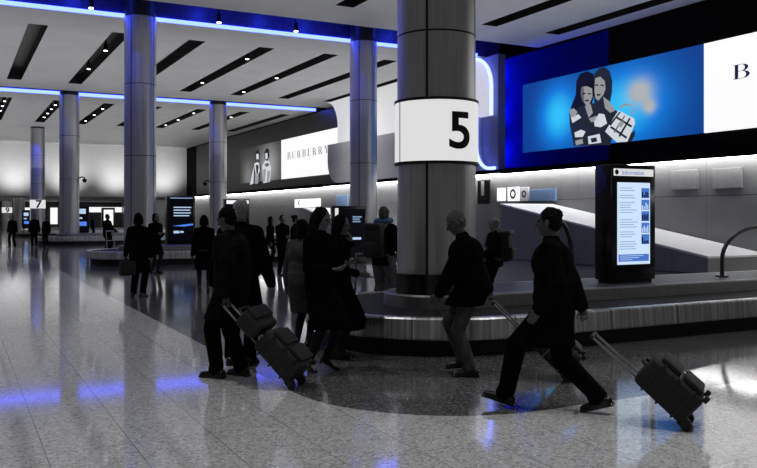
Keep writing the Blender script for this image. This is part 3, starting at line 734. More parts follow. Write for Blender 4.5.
# ------------------------------------------------------------------ people
def ik(a, c, l1, l2, pole):
    a, c = Vector(a), Vector(c); d = c-a; L = min(d.length, (l1+l2)*.999); d.normalize(); c = a+d*L
    x = (l1*l1-l2*l2+L*L)/(2*L); h = math.sqrt(max(l1*l1-x*x, 0)); p = Vector(pole); p = (p-d*p.dot(d)).normalized()
    return a+d*x+p*h, c
def person(label, loc, head, H, o, name='person', group=None):
    """o: foot_l/foot_r (x,y,lift,pitch,yaw), hand_l/hand_r wrist (x,y,z), lean, twist, head_yaw, head_pitch, drop, clothes...
       local axes: +X the person's right, +Y forwards. Lengths for a 1.75 m body, scaled at the end."""
    s = H/1.75; vox = o.get('vox', .0075); det = o.get('detail', True)
    pz = .945-o.get('drop', 0); pel = Vector((0, 0, pz)); lean = o.get('lean', .03)
    u = Vector((o.get('side', 0), math.sin(lean), math.cos(lean))).normalized(); fx = Vector((0, math.cos(lean), -math.sin(lean)))
    tw = o.get('twist', 0); rx = Vector((math.cos(tw), math.sin(tw), 0))
    chest = pel+u*.34; neck = pel+u*.535; shl = neck-u*.088
    hl = o.get('head_lean', lean); hu = Vector((0, math.sin(hl), math.cos(hl)))
    hc = neck+hu*.15+Vector((0, .015, 0))
    hy, hp = o.get('head_yaw', 0), o.get('head_pitch', 0)
    HR = Matrix.Rotation(-hy, 3, 'Z') @ Matrix.Rotation(hp, 3, 'X')
    def hp_(x, y, z): return hc+HR @ Vector((x, y, z))
    J = {}
    for sd, sg in (('l', -1), ('r', 1)):
        hip = pel+Vector((sg*.09, 0, -.03)); ft = o.get('foot_'+sd, (sg*.1, 0, 0, 0, sg*.15))
        pitch, fy = ft[3], ft[4]
        ank = Vector((ft[0], ft[1], .085+ft[2]))
        knee, ank = ik(hip, ank, .445, .43, (math.sin(fy)*.5, 1, .1))
        td = Vector((math.sin(fy)*math.cos(pitch), math.cos(fy)*math.cos(pitch), math.sin(pitch)))
        sh = shl+rx*(sg*.168*o.get('shoulder', 1)); wr = o.get('hand_'+sd, (sg*.26, .03, .82))
        el, wr = ik(sh, wr, .30, .265, o.get('pole_'+sd, (sg*.35, -1, -.15)))
        J[sd] = dict(hip=hip, knee=knee, ank=ank, td=td, sh=sh, el=el, wr=wr, sg=sg, fup=Vector((-math.sin(fy)*math.sin(pitch), -math.cos(fy)*math.sin(pitch), math.cos(pitch))))
    # ---- body (one continuous mesh)
    bm = bmesh.new()
    ell(bm, pel+Vector((0, -.01, .0)), (.155, .11, .12)); ell(bm, pel+u*.15, (.135, .095, .16)); ell(bm, chest, (.16, .11, .19)); [capsule(bm, neck-u*.045+rx*(g_*.03), .05, J[q_]['sh'], .054) for q_, g_ in (('l', -1), ('r', 1))]
    capsule(bm, pel+u*.42, .09, pel+u*.47, .07); capsule(bm, neck-u*.05, .06, hp_(0, -.015, -.03), .052)
    ell(bm, hp_(0, -.012, .022), (.074, .094, .094), HR); ell(bm, hp_(0, .022, -.04), (.058, .068, .08), HR); capsule(bm, hp_(0, .055, -.095), .026, hp_(0, .035, -.09), .036)
    capsule(bm, hp_(0, .084, .008), .009, hp_(0, .106, -.028), .013); ell(bm, hp_(0, .078, -.062), (.026, .014, .012), HR); capsule(bm, hp_(-.045, .072, .022), .012, hp_(.045, .072, .022), .012)
    for sg in (-1, 1): ell(bm, hp_(sg*.075, -.005, -.01), (.012, .02, .032), HR)
    for sd in 'lr':
        j = J[sd]
        capsule(bm, j['hip'], .088, j['knee'], .056); capsule(bm, j['knee'], .055, j['ank'], .036)
        calf = j['knee'].lerp(j['ank'], .32)+Vector((0, -.018, 0)); capsule(bm, calf, .054, j['knee'].lerp(j['ank'], .6), .042)
        capsule(bm, j['ank']-j['fup']*.03-j['td']*.03, .038, j['ank']-j['fup']*.052+j['td']*.13, .026)
        capsule(bm, j['sh'], .056, j['el'], .041); capsule(bm, j['el'], .042, j['wr'], .027)
        # hand: palm, four fingers of different lengths, thumb from the side of the palm
        d = (j['wr']-j['el']).normalized()
        hd = Vector(o.get('hdir_'+sd, d)).normalized()
        pn = Vector(o.get('palm_'+sd, (-j['sg'], 0, 0))); pn = (pn-hd*pn.dot(hd)).normalized(); sv = hd.cross(pn)*(-j['sg'])
        if sv.dot(Vector((0, 1, 0))) < 0 and 'palm_'+sd not in o: sv = -sv
        curl = o.get('curl_'+sd, .35)
        for t_ in (-.028, -.009, .010, .028): capsule(bm, j['wr']+hd*.01+sv*t_*.6, .015, j['wr']+hd*.082+sv*t_, .0125, 8, 2)
        for t_, ln in ((.028, .074), (.010, .084), (-.009, .078), (-.028, .060)):
            p = j['wr']+hd*.086+sv*t_; a = curl*.7
            for q_, f in ((0, .45), (1, .31), (2, .24)):
                dd = hd*math.cos(a)+pn*math.sin(a); e_ = p+dd*ln*f; capsule(bm, p, .0098-.0008*q_, e_, .0092-.0008*q_, 8, 2); p = e_; a += curl
        p = j['wr']+hd*.03+sv*.025; a = .65
        for f, ca in ((.034, 0), (.032, .25), (.024, .5)):
            dd = (hd*math.cos(a)+sv*math.sin(a)*(1-ca*.6)+pn*(.35+curl*.5)).normalized(); e_ = p+dd*f; capsule(bm, p, .0125, e_, .0105, 8, 2); p = e_; a -= curl*.35
    bmesh.ops.scale(bm, vec=(s, s, s), verts=bm.verts[:])
    root = remesh(name, bm, o.get('skin', M['skin']), None, vox)
    root.location = loc; root.rotation_euler = (0, 0, head); tag(root, label, 'person', group)
    cv = max(vox*1.3, .011)
    def part(nm, bm, m, v=None, sm=3):
        bmesh.ops.scale(bm, vec=(s, s, s), verts=bm.verts[:]); return remesh(nm, bm, m, root, v or cv, sm)
    # ---- trousers or tights, shoes
    def legat(j, z):
        if z > j['knee'].z: t_ = (j['hip'].z-z)/max(j['hip'].z-j['knee'].z, .01); return j['hip'].lerp(j['knee'], max(0, min(1, t_)))
        t_ = (j['knee'].z-z)/max(j['knee'].z-j['ank'].z, .01); return j['knee'].lerp(j['ank'], max(0, min(1, t_)))
    bm = bmesh.new(); tg = o.get('tights')
    ell(bm, pel+Vector((0, -.012, .0)), (.175, .13, .135))
    for sd in 'lr':
        j = J[sd]
        if tg: capsule(bm, j['hip'], .095, j['knee'], .063); capsule(bm, j['knee'], .061, j['ank']+Vector((0, 0, -.02)), .042); capsule(bm, j['knee'].lerp(j['ank'], .3)+Vector((0, -.018, 0)), .06, j['knee'].lerp(j['ank'], .62), .047)
        else:
            k = o.get('leg_w', 1.0); e_ = j['knee'].lerp(j['ank'], .95)
            capsule(bm, j['hip'], .105*k, j['knee'], .08*k); capsule(bm, j['knee'], .08*k, e_, .066*k)
            capsule(bm, e_, .066*k, e_+Vector((0, .015, -.012)), .07*k)
    part('tights' if tg else 'trousers', bm, o.get('legs', M['tights'] if tg else M['trouser']))
    for sd in 'lr':
        j = J[sd]; bm = bmesh.new(); td, fu = j['td'], j['fup']; b0 = j['ank']-fu*.045
        if o.get('heels'):
            capsule(bm, b0-td*.03+fu*.02, .04, b0+td*.10-fu*.012, .034); capsule(bm, b0+td*.1-fu*.018, .03, b0+td*.17-fu*.02, .02)
            capsule(bm, b0-td*.05, .022, b0-td*.055-fu*.03, .016); capsule(bm, b0+fu*.02, .048, b0+fu*.13, .05)
        else:
            capsule(bm, b0-td*.05+fu*.01, .046, b0+td*.06-fu*.002, .044); capsule(bm, b0+td*.06-fu*.004, .044, b0+td*.165-fu*.012, .032); capsule(bm, b0+fu*.02, .05, b0+fu*.05, .05)
            box(bm, -.045, .045, -.1, .2, -.04, -.022, .008, mtx=Matrix.Translation(b0) @ Matrix([[ -(td.cross(fu)).x*-1, td.x, fu.x, 0], [-(td.cross(fu)).y*-1, td.y, fu.y, 0], [-(td.cross(fu)).z*-1, td.z, fu.z, 0], [0, 0, 0, 1]]))
        part('shoe', bm, M['shoe'], min(cv, .012), 1)
    # ---- coat or jacket
    bm = bmesh.new(); bk = o.get('bulk', 1.0); hem = o.get('hem', .80)
    ell(bm, pel+u*.06, (.18*bk, .14*bk, .16)); ell(bm, pel+u*.17, (.17*bk, .13*bk, .18)); ell(bm, chest+u*.0, (.178*bk, .138*bk, .19)); [capsule(bm, neck-u*.05+rx*(g_*.03), .068, J[q_]['sh'], .070*bk) for q_, g_ in (('l', -1), ('r', 1))]
    capsule(bm, pel+u*.42, .12*bk, neck-u*.02, .078); ell(bm, neck+u*.0, (.074, .074, .05))
    for sd in 'lr':
        j = J[sd]; capsule(bm, j['sh'], .070*bk, j['el'], .062*bk); capsule(bm, j['el'], .064*bk, j['wr']-(j['wr']-j['el']).normalized()*.012, .046*bk)
    fl_ = o.get('flare', 1.0); rings = []; zs = [pz+.12-(pz+.12-hem)*k/7 for k in range(8)]
    for k, z in enumerate(zs):
        a, b_ = legat(J['l'], z), legat(J['r'], z); c = (a+b_)/2; dv = Vector((b_.x-a.x, b_.y-a.y, 0)); L = max(dv.length/2, .001)
        dv.normalize(); pv = Vector((-dv.y, dv.x, 0)); g = (k/7); sw = Vector((0, o.get('sway', 0)*g, 0))
        ra, rb = L+.085*bk+(fl_-1)*.15*g, (.13+.02*g)*bk+(fl_-1)*.12*g
        if k == 0: c = pel+u*.12
        rings.append([Vector((c.x, c.y, z))+sw+dv*ra*math.cos(q_)+pv*rb*math.sin(q_)*(1+.04*math.sin(5*q_)*g) for q_ in [2*PI*i/26 for i in range(26)]])
    loft(bm, rings)
    coat = part(o.get('coat_name', 'coat'), bm, o.get('coat', M['coat']))
    # ---- hair
    st = o.get('hair', 'short'); bm = bmesh.new(); bv = o.get('hair_vol', 1.0)
    if st != 'bald':
        ell(bm, hp_(0, -.022, .032), (.081*bv, .095*bv, .091*bv), HR); ell(bm, hp_(0, -.05, -.005), (.078*bv, .065*bv, .085*bv), HR)
        for sg in (-1, 1): capsule(bm, hp_(sg*.066, .02, .04), .018, hp_(sg*.07, .0, -.01), .012)
        random.seed(len(label))
        for k in range(26):
            a = random.uniform(0, 2*PI); e_ = random.uniform(.1, 1.3)
            d = Vector((math.cos(a)*math.cos(e_)*.082, math.sin(a)*math.cos(e_)*.09-.028, math.sin(e_)*.092+.036)); capsule(bm, hp_(d.x*.95, d.y*.95, d.z*.95), .014, hp_(d.x*.98, d.y*.98-.012, d.z*.96-.006), .011, 6, 2)
        if st == 'long':
            for sg in (-1, 1): capsule(bm, hp_(sg*.06, -.015, .02), .042, hp_(sg*.075, -.03, -.2), .036); capsule(bm, hp_(sg*.075, -.03, -.18), .036, hp_(sg*.07, -.02, -.27), .02)
            capsule(bm, hp_(0, -.07, 0), .065, hp_(0, -.075, -.22), .05)
        if st == 'bob':
            for sg in (-1, 1): capsule(bm, hp_(sg*.06, -.01, .02), .042, hp_(sg*.072, -.015, -.09), .036)
            capsule(bm, hp_(0, -.06, 0), .066, hp_(0, -.06, -.1), .055)
        if st == 'bun': ell(bm, hp_(0, -.115, .075), (.045, .045, .045), HR)
        part('hair', bm, o.get('hair_m', M['hair_dark']), min(cv, .012), 1)
    if det:
        for sg in (-1, 1):
            bm = bmesh.new(); ell(bm, hp_(sg*.03, .078, .004), (.013, .009, .009), HR, 10); bmesh.ops.scale(bm, vec=(s, s, s), verts=bm.verts[:]); obj('eye', bm, M['eye'], root, 180)
    bpy.context.view_layer.update()
    MW = Matrix.Translation(loc) @ Matrix.Rotation(head, 4, 'Z')
    root['_'] = 0; del root['_']
    return root, J, s, MW, u
def loc_of(wp, loc, head, s): return (Matrix.Rotation(-head, 3, 'Z') @ (Vector(wp)-Vector(loc)))/s
# ------------------------------------------------------------------ luggage
def suitcase(label, wheel, hand, w, d, h, m, band=None, group='trolley cases'):
    """case tilted on its two wheels, pulled by the bar at `hand` (world points)"""
    wheel, hand = Vector(wheel), Vector(hand); r = .04
    v = hand-wheel; D = math.hypot(v.x, v.y); rz = math.atan2(-v.x, v.y); tilt = math.atan2(D, v.z-r); L = math.hypot(D, v.z-r)
    t = thing('suitcase', label, 'suitcase', wheel, rz, group)
    T = Matrix.Translation((0, 0, r)) @ Matrix.Rotation(-tilt, 4, 'X')
    bm = bmesh.new(); box(bm, -w/2, w/2, -d+.02, .02, .035, h, .045, mtx=T, seg=3); o = obj('shell', bm, m, t, 40)
    bm = bmesh.new(); box(bm, -w*.4, w*.4, -d-.025, -d+.03, .08, h*.5, .022, mtx=T); box(bm, -w*.4, w*.4, -d-.02, -d+.03, h*.56, h*.9, .02, mtx=T); obj('pocket', bm, m, o, 40)
    bm = bmesh.new()
    for z in (.12, h*.52, h-.1): box(bm, -w/2-.004, w/2+.004, -d+.015, .024, z, z+.014, mtx=T)
    obj('piping', bm, band or M['rubber'], o)
    bm = bmesh.new()
    for sx in (-1, 1): tube(bm, [T @ Vector((sx*w*.22, 0, h-.05)), T @ Vector((sx*w*.22, 0, L))], .011, 8)
    hb = obj('telescopic_handle', bm, M['tube'], t, 60)
    bm = bmesh.new(); tube(bm, [T @ Vector((-w*.26, 0, L)), T @ Vector((w*.26, 0, L))], .017, 10); obj('grip', bm, M['rubber'], hb, 60)
    bm = bmesh.new(); tube(bm, [T @ Vector((x, -d*.5, z)) for x, z in ((-w*.25, h-.01), (-w*.2, h+.035), (w*.2, h+.035), (w*.25, h-.01))], .013, 8); obj('carry_handle', bm, M['rubber'], t, 60)
    for sx in (-1, 1):
        bm = bmesh.new(); tube(bm, [(sx*w*.36-.016, 0, r), (sx*w*.36+.016, 0, r)], r, 18); obj('wheel', bm, M['rubber'], t, 40)
        bm = bmesh.new(); box(bm, sx*w*.36-.03, sx*w*.36+.03, -.05, .03, .0, .07, .01, mtx=T); obj('wheel_housing', bm, M['rubber'], t, 40)
    for sx in (-1, 1):
        bm = bmesh.new(); box(bm, sx*w*.3-.03, sx*w*.3+.03, -d-.01, -d+.04, .015, .05, .006, mtx=T); obj('foot', bm, M['rubber'], t, 40)
    bpy.context.view_layer.update()
    return t, Matrix.Translation(wheel) @ Matrix.Rotation(rz, 4, 'Z') @ T, L
def grip_hand(wh, shoulder): return Vector(wh)+(Vector(shoulder)-Vector(wh)).normalized()*.095
def pull(label, loc, head, H, o, side, wheel, handle):
    """person whose hand closes on the trolley bar at `handle` (world)"""
    s = H/1.75; hl = loc_of(handle, loc, head, s); sg = 1 if side == 'r' else -1
    wr = hl+(Vector((sg*.2, 0, 1.4))-hl).normalized()*.095
    o['hand_'+side] = tuple(wr); o['curl_'+side] = .95; o['hdir_'+side] = tuple((hl-wr).normalized())
    return person(label, loc, head, H, o)
# ---- man in long coat striding left with a trolley case
L1 = W(1.46, 6.70); hd = yaw(-.88, .47)
H1 = W(1.72, 6.46, .66); Wh = W(2.36, 6.17)
pull('man in a long black coat striding left, pulling a black trolley case behind him', L1, hd, 1.74,
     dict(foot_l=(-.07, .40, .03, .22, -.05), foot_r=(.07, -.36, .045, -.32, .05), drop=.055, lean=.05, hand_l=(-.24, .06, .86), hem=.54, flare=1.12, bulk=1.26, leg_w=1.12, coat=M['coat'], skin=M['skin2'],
          head_lean=.06, twist=.1, vox=.0068, hair='short', hair_m=M['hair_dark']), 'l' if False else 'r', Wh, H1)
suitcase('black soft trolley case tilted behind the striding man', Wh, H1, .38, .26, .50, M['case'])
# ---- grey haired man looking down with jeans
L2 = W(.95, 8.17); hd = yaw(-1, .12)
H2 = W(1.16, 8.12, .74); Wh2 = W(1.86, 7.95)
pull('man in grey trousers and dark jacket, head bowed, before the carousel edge', L2, hd, 1.68,
     dict(foot_l=(-.08, .02, 0, 0, -.1), foot_r=(.1, .10, .06, -.1, .1), lean=.20, head_lean=.42, head_pitch=-.5, head_yaw=-.15, hand_l=(-.2, .38, .80), curl_l=.6, hem=.74, coat_name='jacket', bulk=1.4, coat=M['coat'],
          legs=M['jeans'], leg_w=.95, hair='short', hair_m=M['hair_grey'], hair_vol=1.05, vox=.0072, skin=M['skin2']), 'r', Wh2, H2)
suitcase('grey banded trolley case trailing between the bowed man and the striding man', Wh2, H2, .42, .27, .6, M['case2'], M['case3'])
# ---- woman with phone
L3 = W(-.62, 8.42); hd = yaw(.75, -.55)
ph = dict(foot_l=(-.09, .03, .045, -.28, -.2), foot_r=(.1, -.05, .045, -.28, .35), lean=.02, head_lean=.1, head_pitch=-.28, head_yaw=-.3, hand_l=(-.10, .30, 1.14), hand_r=(.10, .26, 1.10), curl_l=.6, curl_r=.5,
          palm_l=(.3, 0, 1), palm_r=(-.3, 0, 1), hem=.47, flare=1.35, tights=True, heels=True, hair='long', coat=M['coat'], bulk=.98, vox=.0072, skin=M['skin'])
_, J3, s3, MW3, _u = person('woman with long dark hair, black coat and heels, looking at a phone', L3, hd, 1.70, ph)
a = MW3 @ (J3['l']['wr']*s3); bq = MW3 @ (J3['r']['wr']*s3); el3 = MW3 @ (J3['l']['el']*s3)
c = a+(a-el3).normalized()*.10*s3
bm = bmesh.new(); Rm = Matrix.Translation(c+Vector((0, 0, .022))) @ Matrix.Rotation(hd, 4, 'Z') @ Matrix.Rotation(math.radians(28), 4, 'X')
t = thing('phone', 'small phone held in the hands of the woman in the black coat', 'phone', c)
box(bm, -.035, .035, -.065, .065, -.005, .005, .003, mtx=Matrix.Translation(-c) @ Rm); obj('case', bm, M['gloss'], t)
bm = bmesh.new(); box(bm, -.031, .031, -.056, .056, .005, .0062, mtx=Matrix.Translation(-c) @ Rm); obj('screen', bm, M['grey_text'], t)
# ---- grey coat behind her, black flared coat behind her
person('person in a mid grey coat standing behind the woman with the phone', W(-.92, 9.66), yaw(.5, .7), 1.57,
       dict(hem=.5, flare=1.3, coat=M['coat3'], tights=True, hair='bob', vox=.009, hand_l=(-.34, .1, .86), hand_r=(.22, .22, 1.0), bulk=1.2))
person('woman in a wide black flared coat behind the phone woman, hand at her face', W(-.45, 9.15), yaw(.9, -.1), 1.62,
       dict(hem=.36, flare=1.55, coat=M['coat'], tights=True, hair='bob', vox=.009, hand_l=(-.06, .16, 1.40), hdir_l=(.1, -.25, 1), palm_l=(0, -1, .2), hand_r=(.2, .26, 1.05), head_pitch=-.15, skin=M['skin'], bulk=1.02))
# ---- the two men at left, trolley case and bag
L8 = W(-1.46, 8.08); hd = yaw(-.92, .38)
H8 = W(-1.47, 7.80, .76); Wh8 = W(-.77, 7.60)
pull('man in a dark grey winter jacket facing left, trolley case and bag behind him', L8, hd, 1.70,
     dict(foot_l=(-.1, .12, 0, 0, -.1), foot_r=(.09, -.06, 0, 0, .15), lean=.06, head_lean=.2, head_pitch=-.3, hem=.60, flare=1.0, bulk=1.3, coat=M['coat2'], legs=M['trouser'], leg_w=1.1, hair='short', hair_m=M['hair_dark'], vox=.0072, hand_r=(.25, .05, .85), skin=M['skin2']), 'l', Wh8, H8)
sc, TM, LH = suitcase('charcoal trolley case leaning on its wheels at the left boundary of the dark floor', Wh8, H8, .36, .24, .52, M['case2'])
t = thing('shoulder_bag', 'dark soft bag strapped on top of the charcoal trolley case', 'bag', TM @ Vector((0, -.1, .55)))
IM = Matrix.Translation(-t.location) @ TM
bm = bmesh.new(); box(bm, -.21, .21, -.2, -.02, .565, .80, .04, mtx=IM, seg=3); bo = obj('pouch', bm, M['case2'], t, 40)
bm = bmesh.new(); box(bm, -.2, .2, -.225, -.19, .66, .80, .015, mtx=IM); obj('flap', bm, M['case'], bo, 40)
bm = bmesh.new(); box(bm, -.03, .03, -.235, -.22, .67, .70, .003, mtx=IM); obj('buckle', bm, M['tube_dark'], bo)
bm = bmesh.new(); tube(bm, [IM @ Vector((x, -.11, z)) for x, z in ((-.14, .79), (-.1, .87), (.1, .87), (.14, .79))], .012, 8); obj('carry_handle', bm, M['rubber'], t, 60)
person('white haired man in black with back turned, behind the winter jacket man', W(-1.50, 8.75), yaw(.1, 1), 1.79,
       dict(hem=.55, flare=1.1, bulk=1.25, coat=M['coat'], hair='short', hair_m=M['hair_white'], vox=.0076, hand_r=(.33, .04, .84), hand_l=(-.3, .05, .85), head_lean=.1, skin=M['skin'], leg_w=1.1))
# ---- man with rucksack, woman with rucksack, behind the carousel
def rucksack(label, loc, head, s, m, z=1.22, dep=.2, off=.0):
    t = thing('rucksack', label, 'rucksack', loc, head, 'rucksacks')
    bm = bmesh.new(); box(bm, -.16, .16, off-.19-dep, off-.19, z-.28, z+.22, .06, seg=3); o = obj('sack', bm, m, t, 50)
    bm = bmesh.new(); box(bm, -.12, .12, off-.25-dep, off-.15-dep, z-.25, z-.02, .04, seg=3); obj('pocket', bm, M['case2'], t, 50)
    bm = bmesh.new(); box(bm, -.15, .15, off-.21-dep, off-.17, z+.17, z+.27, .035, seg=3); obj('lid', bm, M['case2'], t, 50)
    for sx in (-1, 1):
        bm = bmesh.new(); tube(bm, [(sx*.1, -.15, z+.18), (sx*.12, -.05, z+.285), (sx*.125, .1, z+.2), (sx*.14, .14, z), (sx*.17, .0, z-.2), (sx*.14, -.15, z-.25)], .022, 8); obj('strap', bm, M['case3'], t, 60)
    return t
LR = P(383, 13.1); hd = yaw(.5, .85)
person('man in light grey trousers wearing a rucksack, left of the numbered pillar', LR, hd, 1.76,
       dict(hem=.80, coat_name='jacket', coat=M['coat'], legs=M['cords'], leg_w=1.15, hair='short', hair_m=M['hair_grey'], vox=.009, hand_r=(.28, .12, .98), hand_l=(-.24, .3, 1.05), head_lean=.12, bulk=1.15, foot_l=(-.13, 0, 0, 0, -.2), foot_r=(.13, 0, 0, 0, .2)))
rucksack('dark rucksack on the back of the man in light grey trousers', LR, hd, 1, M['case2'])
bm = bmesh.new()
tube(bm, [(.12*math.cos(a), .12*math.sin(a)+.015, 1.52+.02*math.sin(a)) for a in [2*PI*k/16 for k in range(17)]], .045, 10)
o = obj('scarf', bm, M['scarf'], None, 180); o.location = LR; o.rotation_euler = (0, 0, hd); tag(o, 'blue scarf around the neck of the rucksack man by the pillar', 'scarf')
LW = P(495, 14.3); hd = yaw(-1, .45)
person('blonde haired person in a dark jacket with a rucksack, behind the bowed man', LW, hd, 1.58,
       dict(hem=.78, coat_name='jacket', coat=M['coat2'], legs=M['trouser'], hair='bob', hair_m=M['hair_blonde'], vox=.009, hand_r=(.25, .2, .95), hand_l=(-.25, .2, 1.0), bulk=1.25, head_pitch=.15))
rucksack('black rucksack with a curved pale strap on the blonde haired person', LW, hd, 1, M['case'], 1.08, .16, .06)
# ---- baggage trolley by the rucksack man
def trolley(loc, rz, label):
    t = thing('baggage_trolley', label, 'trolley', loc, rz)
    bm = bmesh.new()
    for x in (-.25, .25): tube(bm, [(x, .5, .14), (x, -.3, .2), (x, -.38, .3), (x, -.42, .98)], .018, 8)
    tube(bm, [(-.25, -.42, .98), (.25, -.42, .98)], .02, 8); tube(bm, [(-.25, -.4, .6), (.25, -.4, .6)], .014, 8)
    obj('frame', bm, M['tube'], t, 60)
    bm = bmesh.new()
    for k in range(6): tube(bm, [(-.25, .45-.14*k, .15+.01*k), (.25, .45-.14*k, .15+.01*k)], .012, 8)
    obj('deck', bm, M['tube'], t, 60)
    for x, y in ((-.2, -.3), (.2, -.3), (0, .42)):
        bm = bmesh.new(); tube(bm, [(x-.018, y, .065), (x+.018, y, .065)], .065, 16); obj('wheel', bm, M['rubber'], t, 40)
trolley(P(354, 13.6), yaw(-.6, .8), 'silver baggage trolley just left of the rucksack man')
t = thing('duffel_bag', 'dark soft bag standing beside the numbered pillar, right of the rucksack man', 'bag', P(397, 14.3))
bm = bmesh.new(); box(bm, -.2, .2, -.15, .15, 0, .62, .07, seg=3); obj('body', bm, M['case3'], t, 50)
bm = bmesh.new(); tube(bm, [(-.12, 0, .6), (-.1, 0, .72), (.1, 0, .72), (.12, 0, .6)], .015, 8); obj('handle', bm, M['rubber'], t, 60)
bm = bmesh.new(); box(bm, -.15, .15, -.18, -.13, .08, .4, .02); obj('pocket', bm, M['case'], t, 40)
# ---- people further back
def far(label, x, dep, H, hv, **k):
    o = dict(vox=.0105, detail=False, skin=M['skin2'], coat=M['coat']); o.update(k); return person(label, P(x, dep), yaw(*hv), H, o, group='distant travellers')
far('person in dark coat with a carrier bag, nearer of a pair before the pillar', 138, 16.0, 1.66, (.1, 1), hem=.5, flare=1.25, bulk=1.08, hair='bob', hand_l=(-.3, .05, .8), curl_l=1.0)
far('woman in a short black coat, the right one of the pair before the pillar', 155, 22.4, 1.67, (.6, -.5), hem=.55, flare=1.15, tights=True, hair='bob', hand_l=(-.1, .28, 1.15), hand_r=(.1, .28, 1.15))
v = P(127.5, 15.75)
t = thing('carrier_bag', 'dark carrier bag in the hand of the nearer person of the pair', 'bag', (v.x, v.y, .44), .4)
bm = bmesh.new(); box(bm, -.16, .16, -.06, .06, 0, .28, .02); obj('body', bm, M['case'], t, 40)
bm = bmesh.new(); tube(bm, [(-.08, 0, .27), (-.04, 0, .37), (.04, 0, .37), (.08, 0, .27)], .01, 6); obj('handle', bm, M['rubber'], t, 60)
far('woman in a dark coat with bare calves, left of the winter jacket man', 204, 17.0, 1.62, (-.2, 1), hem=.5, flare=1.2, tights=True, hair='bob')
far('traveller in a long dark coat reading, under the wide lit wall sign, left one', 282, 21.8, 1.62, (.5, -.6), hem=.4, flare=1.15, hand_l=(-.08, .3, 1.12), hand_r=(.08, .3, 1.12), skin=M['skin'])
far('traveller with hair tied up, turned right, under the wide lit wall sign', 295, 20.5, 1.62, (.8, -.2), hem=.5, flare=1.1, hair='bun', skin=M['skin'])
far('person in dark jacket pushing a trolley behind the carousel, left of tall pillar', 107, 33.2, 1.66, (.7, -.2), hem=.72, bulk=1.2, hand_l=(-.15, .35, 1.0), hand_r=(.15, .35, 1.0))
far('lone distant person in black, leftmost by the edge', 12.5, 40.5, 1.60, (0, -1), hem=.75, foot_l=(-.14, 0, 0, 0, -.1), foot_r=(.14, 0, 0, 0, .1))
far('taller of two distant people standing under sign 7', 34.5, 41, 1.64, (.2, -1), hem=.7, bulk=1.15)
far('shorter of two distant people standing under sign 7', 46.5, 41, 1.54, (-.3, -1), hem=.7, bulk=1.15)
far('tiny distant figure right of the pillar with the dome camera', 92, 58, 1.55, (1, 0), hem=.7, bulk=1.1)
far('traveller between the white haired man and the lit wall sign', 270, 26, 1.58, (1, .1), hem=.7, bulk=1.1, hair='bob')
trolley(P(119, 32.2), yaw(.7, -.2), 'silver baggage trolley in front of the person behind the far carousel')
# ------------------------------------------------------------------ lights
def area(name, loc, sx, sy, power, rot=(0, 0, 0), col=(1, 1, 1), spread=PI):
    l = bpy.data.lights.new(name, 'AREA'); l.shape = 'RECTANGLE'; l.size = sx; l.size_y = sy; l.energy = power; l.color = col; l.spread = spread
    o = bpy.data.objects.new(name, l); C.objects.link(o); o.location = loc; o.rotation_euler = rot; return o
def spotl(name, loc, power, ang=1.6, blend=1.0, col=(1, 1, 1), tgt=None, rad=.12):
    l = bpy.data.lights.new(name, 'SPOT'); l.energy = power; l.spot_size = ang; l.spot_blend = blend; l.color = col; l.shadow_soft_size = rad
    o = bpy.data.objects.new(name, l); C.objects.link(o); o.location = loc
    if tgt is not None: o.rotation_euler = (Vector(tgt)-Vector(loc)).to_track_quat('-Z', 'Y').to_euler()
    return o
UP = (PI, 0, 0)
area('ceiling_fill_near', (8, 16, 5.2), 22, 18, 300, UP)  # this and the next two: added unseen lamps that brighten the ceiling
area('ceiling_fill_mid', (8, 37.5, 5.2), 22, 17, 420, UP)
area('ceiling_fill_far', (8, 64, 5.2), 22, 30, 620, UP)
for x in (-4, .5, 5.0, 9.5, 14.1, 18.6):                                 # added spots, stand in for the back wall's own glow
    spotl('wall_wash', (x, 79.0, 4.4), 520, 1.75, 1.0, tgt=(x, 82, 6.1))
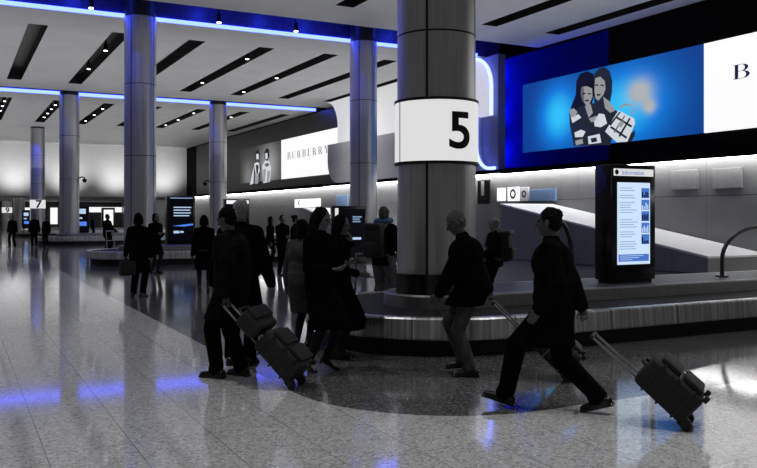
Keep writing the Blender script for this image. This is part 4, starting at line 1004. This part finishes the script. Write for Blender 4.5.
for x, y, p in ((-1.0, 4, 380), (1.2, 8.5, 460), (-.5, 14, 620), (0, 22, 640), (0, 33, 420), (4.5, 2.5, 480), (8.5, 4.0, 620), (6.5, 2.0, 300), (9, 13, 300), (14, 11, 400), (9, 20, 600), (12, 24, 500), (10, 36, 700), (0, 42, 500), (0, 60, 500)):
    spotl('floor_fill', (x, y, CZ-.05), p, 1.5, 1.0, tgt=(x, y, 0))  # added to brighten the floor, not tied to any spotlight housing
def pt(name, loc, p, col=(.02, .05, 1), rad=.1):
    l = bpy.data.lights.new(name, 'POINT'); l.energy = p; l.color = col; l.shadow_soft_size = rad
    o = bpy.data.objects.new(name, l); C.objects.link(o); o.location = loc
BL = (.01, .04, 1)
for z in (4.2, 6.0, 7.6): spotl('blue_wash', (20.5, 28.9, z), 420, 1.9, 1.0, BL, (21.0, 27.0, z), .15)
for x, y, tx, ty, p in ((4.3, 26.3, 5.3, 27.4, 200), (12.7, 26.3, 13.7, 27.4, 200), (4.3, 46.9, 5.35, 47.4, 200), (12.8, 46.9, 13.8, 47.4, 260), (4.8, 65.0, 5.5, 66.7, 900)):
    spotl('pillar_wash', (x, y, 8.3), p, .9, 1.0, BL, (tx, ty, 5.6), .1)  # added blue spots, strengthen the blue glow on the pillars
for x in (-1, 1.8, 3.6, 8, 10.4, 12.2, 16, 18.5): pt('trough_glow', (x, 27.3, 9.0), 30)  # added blue points, boost the strip's glow inside the near trough
spotl('pier_wash', (13.5, 40, 8.2), 900, 1.2, 1.0, tgt=(19.7, 39, 4.4))  # added spot to brighten the grey lower half of the pier
area('far_glow', (8, 99, 3.3), 26, 28, 500)
w = bpy.data.worlds.new('World'); bpy.context.scene.world = w; w.use_nodes = True
w.node_tree.nodes['Background'].inputs[0].default_value = G(1); w.node_tree.nodes['Background'].inputs[1].default_value = .06
# ------------------------------------------------------------------ camera
cd = bpy.data.cameras.new('Camera'); cam = bpy.data.objects.new('Camera', cd); C.objects.link(cam)
cam.location = (0, 0, EYE); cam.rotation_euler = (PI/2, 0, -math.atan2(SA, CA))
cd.sensor_width = 36; cd.lens = FOC/757*36; cd.shift_y = -(234-HOR)/757; cd.clip_end = 400
sc_ = bpy.context.scene; sc_.camera = cam
sc_.view_settings.view_transform = 'Standard'; sc_.view_settings.look = 'None'; sc_.view_settings.exposure = 0
